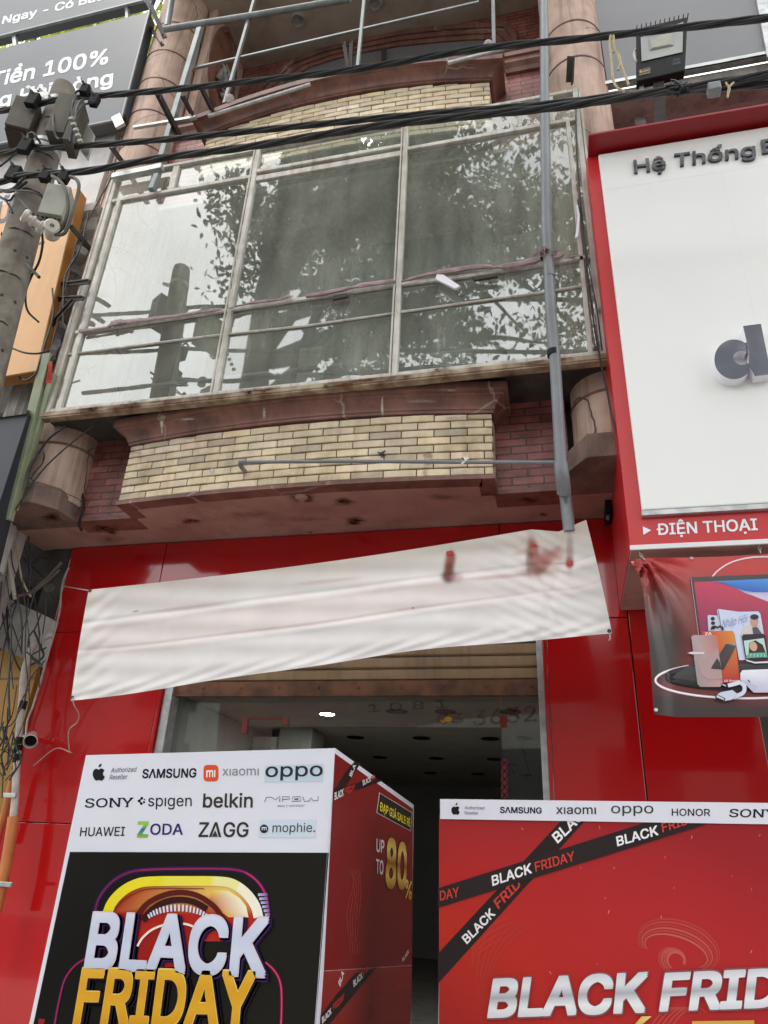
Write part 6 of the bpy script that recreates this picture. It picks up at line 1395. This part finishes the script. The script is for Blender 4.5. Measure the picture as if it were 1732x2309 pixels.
T = [[(5, 1150), (6, 1250), (8, 1320), (17, 1375), (35, 1430), (50, 1475)], [(15, 1170), (15, 1300), (16, 1380), (20, 1440), (35, 1490), (52, 1522)], [(0, 1420), (20, 1375), (40, 1352)], [(40, 1352), (48, 1390), (50, 1430), (48, 1470)],
     [(0, 1252), (20, 1242), (45, 1252), (75, 1280), (95, 1298), (108, 1318)], [(70, 1275), (85, 1258), (105, 1258), (128, 1275)], [(25, 1240), (30, 1280), (45, 1310), (70, 1335)], [(92, 1385), (80, 1415), (66, 1435), (63, 1460)],
     [(76, 1420), (90, 1455), (98, 1480), (70, 1500)], [(60, 1470), (95, 1500), (70, 1480), (105, 1460)], [(100, 1490), (75, 1520), (62, 1545), (55, 1580), (40, 1610)], [(64, 1552), (66, 1580), (56, 1620), (35, 1670), (5, 1700)],
     [(38, 1545), (30, 1600), (24, 1621)], [(0, 1640), (20, 1638), (36, 1620), (44, 1590), (62, 1555)], [(35, 1630), (15, 1680), (0, 1705)], [(18, 1595), (15, 1650), (5, 1690)], [(0, 1720), (12, 1735), (24, 1712), (36, 1690)], [(0, 1690), (20, 1700), (36, 1730), (12, 1760)],
     [(30, 1660), (20, 1710), (8, 1740), (5, 1800)], [(110, 1330), (120, 1350), (133, 1358)], [(103, 1345), (103, 1380), (96, 1430)]]
for k in range(10):
    x0, y0, dr = rng.uniform(-5, 75), rng.uniform(1140, 1330), rng.uniform(-.25, .12); T.append([(x0 + dr * 80 * j + 7 * math.sin(j * 1.3 + k), y0 + 80 * j) for j in range(5)])
for k in range(6):
    x0, y0 = rng.uniform(-5, 30), rng.uniform(1590, 1720); T.append([(x0, y0), (x0 + 14 * math.cos(k), y0 + 34), (x0 + 20 * math.sin(k * 2), y0 + 66), (x0 + 8 * math.cos(k * 3), y0 + 110)])
for i, tpts in enumerate(T):
    P_ = spline([A(x, y, 4.55 + .1 * math.sin(i * 1.7) + .03 * j) for j, (x, y) in enumerate(tpts)], 7); q = MB(); q.tube(P_, rng.choice([.004, .005, .006, .008]), 5)
    tag(q.build('wire', M['cable'], smooth=60), LT, 'wire', GT)
for pts, lb, r, mt in (([(13, 1200), (18, 1250), (26, 1300), (34, 1350)], 'cream plastic tube hanging above the sheet awning', .016, 'cream'), ([(25, 1195), (38, 1240), (48, 1300), (60, 1330), (70, 1345)], 'yellowish wire dropping through the dark gap', .008, 'string'),
                       ([(38, 1345), (70, 1335), (100, 1310), (140, 1268)], 'thick grey bundle running up from the tangle to the soffit', .014, 'boxgrey'), ([(70, 1340), (105, 1312), (135, 1285)], 'second grey bundle running up from the tangle', .010, 'boxgrey')):
    P_ = spline([A(x, y, 4.5) for x, y in pts], 7); q = MB(); q.tube(P_, r, 7); tag(q.build('wire', M[mt], smooth=60), lb, 'wire', GT)
q = MB(); q.tube(spline([A(x, y, 4.86) for x, y in ((155, 1280), (144, 1305), (138, 1335), (134, 1380), (110, 1470), (96, 1520), (75, 1590), (62, 1625), (58, 1665))], 8), .008, 6); tag(q.build('wire', M['whitewire'], smooth=60), 'pale wire running down the left edge of the red cladding', 'wire', GT)
q = MB(); q.lathe([(.035, -.003), (.038, 0), (.035, .003), (.033, 0), (.035, -.003)], A(111, 1326, 4.5), (0.3, -1, .2), 20); tag(q.build('wire', M['boxgrey']), 'small ring of grey wire at the top of the tangle', 'wire', GT)
cd_ = thing('conduit', 'taped pale conduit pipe bending up the yellow wall', 'pipe', A(40, 1650, 4.7))
q = MB(); q.tube(spline([A(x, y, 4.7) for x, y in ((118, 1430), (95, 1440), (72, 1462), (62, 1490), (54, 1520), (50, 1570), (44, 1640), (38, 1720), (34, 1800), (30, 1842))], 8), .026, 10); q.build('pipe', M['whitewire'], cd_, smooth=50)
q = MB()
for x, y in ((51, 1590), (42, 1672), (40, 1690), (39, 1710)): c = A(x, y, 4.7); q.tube([c + np.array([0, 0, .03]), c - np.array([0, 0, .03])], .029, 10)
build_each(q, 'tape_wrap', M['black'], cd_)
for pts, lb, r in (([(30, 1842), (22, 1900), (8, 1980), (-10, 2060)], 'orange conduit pipe continuing below the taped grey one', .036), ([(33, 1735), (20, 1790), (8, 1840), (-10, 1900)], 'thinner orange conduit pipe left of the taped grey one', .024)):
    q = MB(); q.tube(spline([A(x, y, 4.7 if r > .03 else 4.78) for x, y in pts], 6), r, 12); t = thing('conduit', lb, 'pipe', A(*pts[0], 4.7)); q.build('pipe', M['orangepipe'], t, smooth=50)
    c = A(*((8, 1994) if r > .03 else (18, 1793)), 4.66); q = MB(); q.box(c[0] - .05, c[0] + .06, c[1], c[1] + .02, c[2] - .015, c[2] + .015); q.build('pipe_clip', M['galv'], t, bevel=.004)
cc = thing('security_camera', 'small white bullet security camera on the edge of the red wall', 'security camera', A(60, 1665, 4.86))
c = A(70, 1668, 4.72); q = MB(); ax = np.array([.55, -.75, -.36]); q.lathe([(.03, -.09), (.04, -.085), (.044, -.06), (.044, .03), (.05, .032), (.05, .05), (.044, .053), (.041, .02)], c, ax, 24); q.build('body', M['porcelain'], cc, smooth=40)
q = MB(); q.lathe([(.001, .022), (.04, .022)], c, ax, 20); q.build('lens', M['black'], cc)
q = MB(); q.tube([c - ax * .06, A(52, 1662, 4.89)], .018, 10); q.build('mount', M['porcelain'], cc)

# ------------------------------------------------------------------ trees
def leafmat(name, c1, c2, tr):
    m = bpy.data.materials.new(name); m.use_nodes = True; t = m.node_tree; t.nodes.clear(); lk = t.links.new
    at = N(t, 'ShaderNodeAttribute'); at.attribute_name = 'Col'
    d = N(t, 'ShaderNodeBsdfDiffuse'); s_ = N(t, 'ShaderNodeBsdfTranslucent'); g = N(t, 'ShaderNodeBsdfGlossy'); g.inputs['Roughness'].default_value = .35
    lk(at.outputs['Color'], d.inputs[0]); lk(at.outputs['Color'], s_.inputs[0]); a = N(t, 'ShaderNodeMixShader'); a.inputs[0].default_value = tr; lk(d.outputs[0], a.inputs[1]); lk(s_.outputs[0], a.inputs[2])
    b = N(t, 'ShaderNodeMixShader'); b.inputs[0].default_value = .06; lk(a.outputs[0], b.inputs[1]); lk(g.outputs[0], b.inputs[2]); o = N(t, 'ShaderNodeOutputMaterial'); lk(b.outputs[0], o.inputs[0]); return m
M['leaf'] = leafmat('leaf', 0, 0, .35); M['leafsun'] = leafmat('sunlit leaf', 0, 0, .55)  # second leaf carries sunlight in its stronger translucency
def leaves(name, centres, per, spread, size, c1, c2, mt, par, seed):
    g = np.random.default_rng(seed); C_ = np.repeat(np.array(centres), per, 0); n = len(C_)
    P_ = C_ + g.normal(0, 1, (n, 3)) * np.array(spread)
    d = g.normal(0, 1, (n, 3)); d[:, 2] -= .4; d /= np.linalg.norm(d, axis=1)[:, None]
    u = np.cross(d, g.normal(0, 1, (n, 3))); u /= np.linalg.norm(u, axis=1)[:, None]
    s = size * g.uniform(.6, 1.25, n)[:, None]
    V = np.stack([P_, P_ + d * s * .35 + u * s * .24, P_ + d * s * .75 + u * s * .17, P_ + d * s, P_ + d * s * .75 - u * s * .17, P_ + d * s * .35 - u * s * .24], 1).reshape(-1, 3)
    me = bpy.data.meshes.new(name); me.vertices.add(len(V)); me.vertices.foreach_set('co', V.ravel())
    me.loops.add(len(V)); me.loops.foreach_set('vertex_index', np.arange(len(V))); me.polygons.add(n); me.polygons.foreach_set('loop_start', np.arange(0, len(V), 6)); me.polygons.foreach_set('loop_total', np.full(n, 6))
    k = g.uniform(0, 1, n)[:, None]; cl_ = np.repeat(g.uniform(.65, 1.2, len(centres)), per)[:, None]; col = (np.array(c1) * (1 - k) + np.array(c2) * k) * cl_
    me.update(); at = me.color_attributes.new('Col', 'FLOAT_COLOR', 'POINT'); at.data.foreach_set('color', np.hstack([np.repeat(col, 6, 0), np.ones((n * 6, 1))]).ravel())
    me.materials.append(mt); me.validate(); o = bpy.data.objects.new(name, me); COL.objects.link(o)
    if par is not None: o.parent = par; o.location = world_inv(par)
    return o
def tree(label, base, height, r0, crown, nb_, per, spread, size, c1, c2, mt, seed, low=.45, branches=26, lean=(0, 0)):
    g = random.Random(seed); t = thing('street_tree', label, 'tree', base); B = np.array(base, float); q = MB()
    top = B + np.array([lean[0], lean[1], height]); tr = spline([B, B + (top - B) * .35 + np.array([.1, .05, 0]), B + (top - B) * .7 + np.array([-.1, .1, 0]), top], 6)
    q.tube(tr, [r0 * (1 - .8 * i / (len(tr) - 1)) * (1.25 if i == 0 else 1) for i in range(len(tr))], 14); cs = []
    cx, cy, cz, rx, ry, rz = crown
    for k in range(branches):
        i = int(len(tr) * (low + (1 - low) * k / branches)); s = tr[min(i, len(tr) - 1)]
        for _ in range(30):
            e = np.array([g.uniform(-1, 1), g.uniform(-1, 1), g.uniform(-1, 1)])
            if .45 < np.linalg.norm(e) < 1: break
        e = np.array([cx, cy, cz]) + e * np.array([rx, ry, rz]); m_ = s + (e - s) * .5 + np.array([g.uniform(-.5, .5), g.uniform(-.5, .5), g.uniform(.0, .7)])
        br = spline([s, m_, e], 6); q.tube(br, [r0 * .28 * (1 - .9 * j / (len(br) - 1)) + .012 for j in range(len(br))], 7)
        for j in range(4):
            f = br[g.randrange(5, len(br))]; d = f + np.array([g.uniform(-1, 1), g.uniform(-1, 1), g.uniform(-.6, .8)]) * rx * .28; tw = spline([f, (f + d) / 2 + np.array([0, 0, .15]), d], 4); q.tube(tw, [.035 * (1 - .8 * z / (len(tw) - 1)) for z in range(len(tw))], 5)
            cs += [tw[-1], tw[-3], tw[-5]]
        cs.append(e)
    q.build('trunk', M['wood'], t, smooth=60)
    while len(cs) < nb_: 
        e = cs[g.randrange(len(cs))]; cs.append(e + np.array([g.gauss(0, .7), g.gauss(0, .7), g.gauss(0, .5)]))
    leaves('crown', cs[:nb_], per, spread, size, c1, c2, mt, t, seed); return t
XT = A(600, 650, 11.94)[0]
tree('tall street tree across the road, mirrored in the glass bay', (XT, -4.0, -.145), 19.5, .52, (XT + 4.6, -4.0, 16.5, 5.6, 3.4, 5.6), 430, 76, (.40, .40, .32), .19, (.045, .06, .016), (.095, .105, .03), M['leaf'], 11, .42, 34, (.3, .2))
tree('sunlit tree behind the billboards at the upper left', (-7.4, 7.2, 0), 14, .22, (-7.6, 7.0, 16.2, 3.3, 1.5, 2.2), 150, 40, (.42, .42, .3), .22, (.34, .46, .05), (.66, .62, .10), M['leafsun'], 23, .5, 18)  # sunlight put into the pale yellow-green leaf colours
tree('unseen tree added across the road to darken the sign letters', (6.5, -6.0, -.145), 15, .35, (6.5, -6.0, 12.5, 4.6, 3.4, 4.8), 300, 60, (.5, .5, .4), .2, (.045, .075, .018), (.075, .11, .03), M['leaf'], 31, .4, 24)  # out-of-view tree added to darken reflections in the lettering
ob = thing('street_block', 'plain building on the far side of the road, mirrored in the shop glass', 'building', (0, -16, 0))
q = MB(); q.box(-22, 14, -18, -15, -.14, 9); q.build('wall', M['greystucco'], ob)
q = MB()
for k in range(8):
    for z in (3.6, 6.4): q.box(-20 + k * 4.2, -17.6 + k * 4.2, -15.02, -14.98, z, z + 1.6)
q.build('window', M['darkin'], ob)
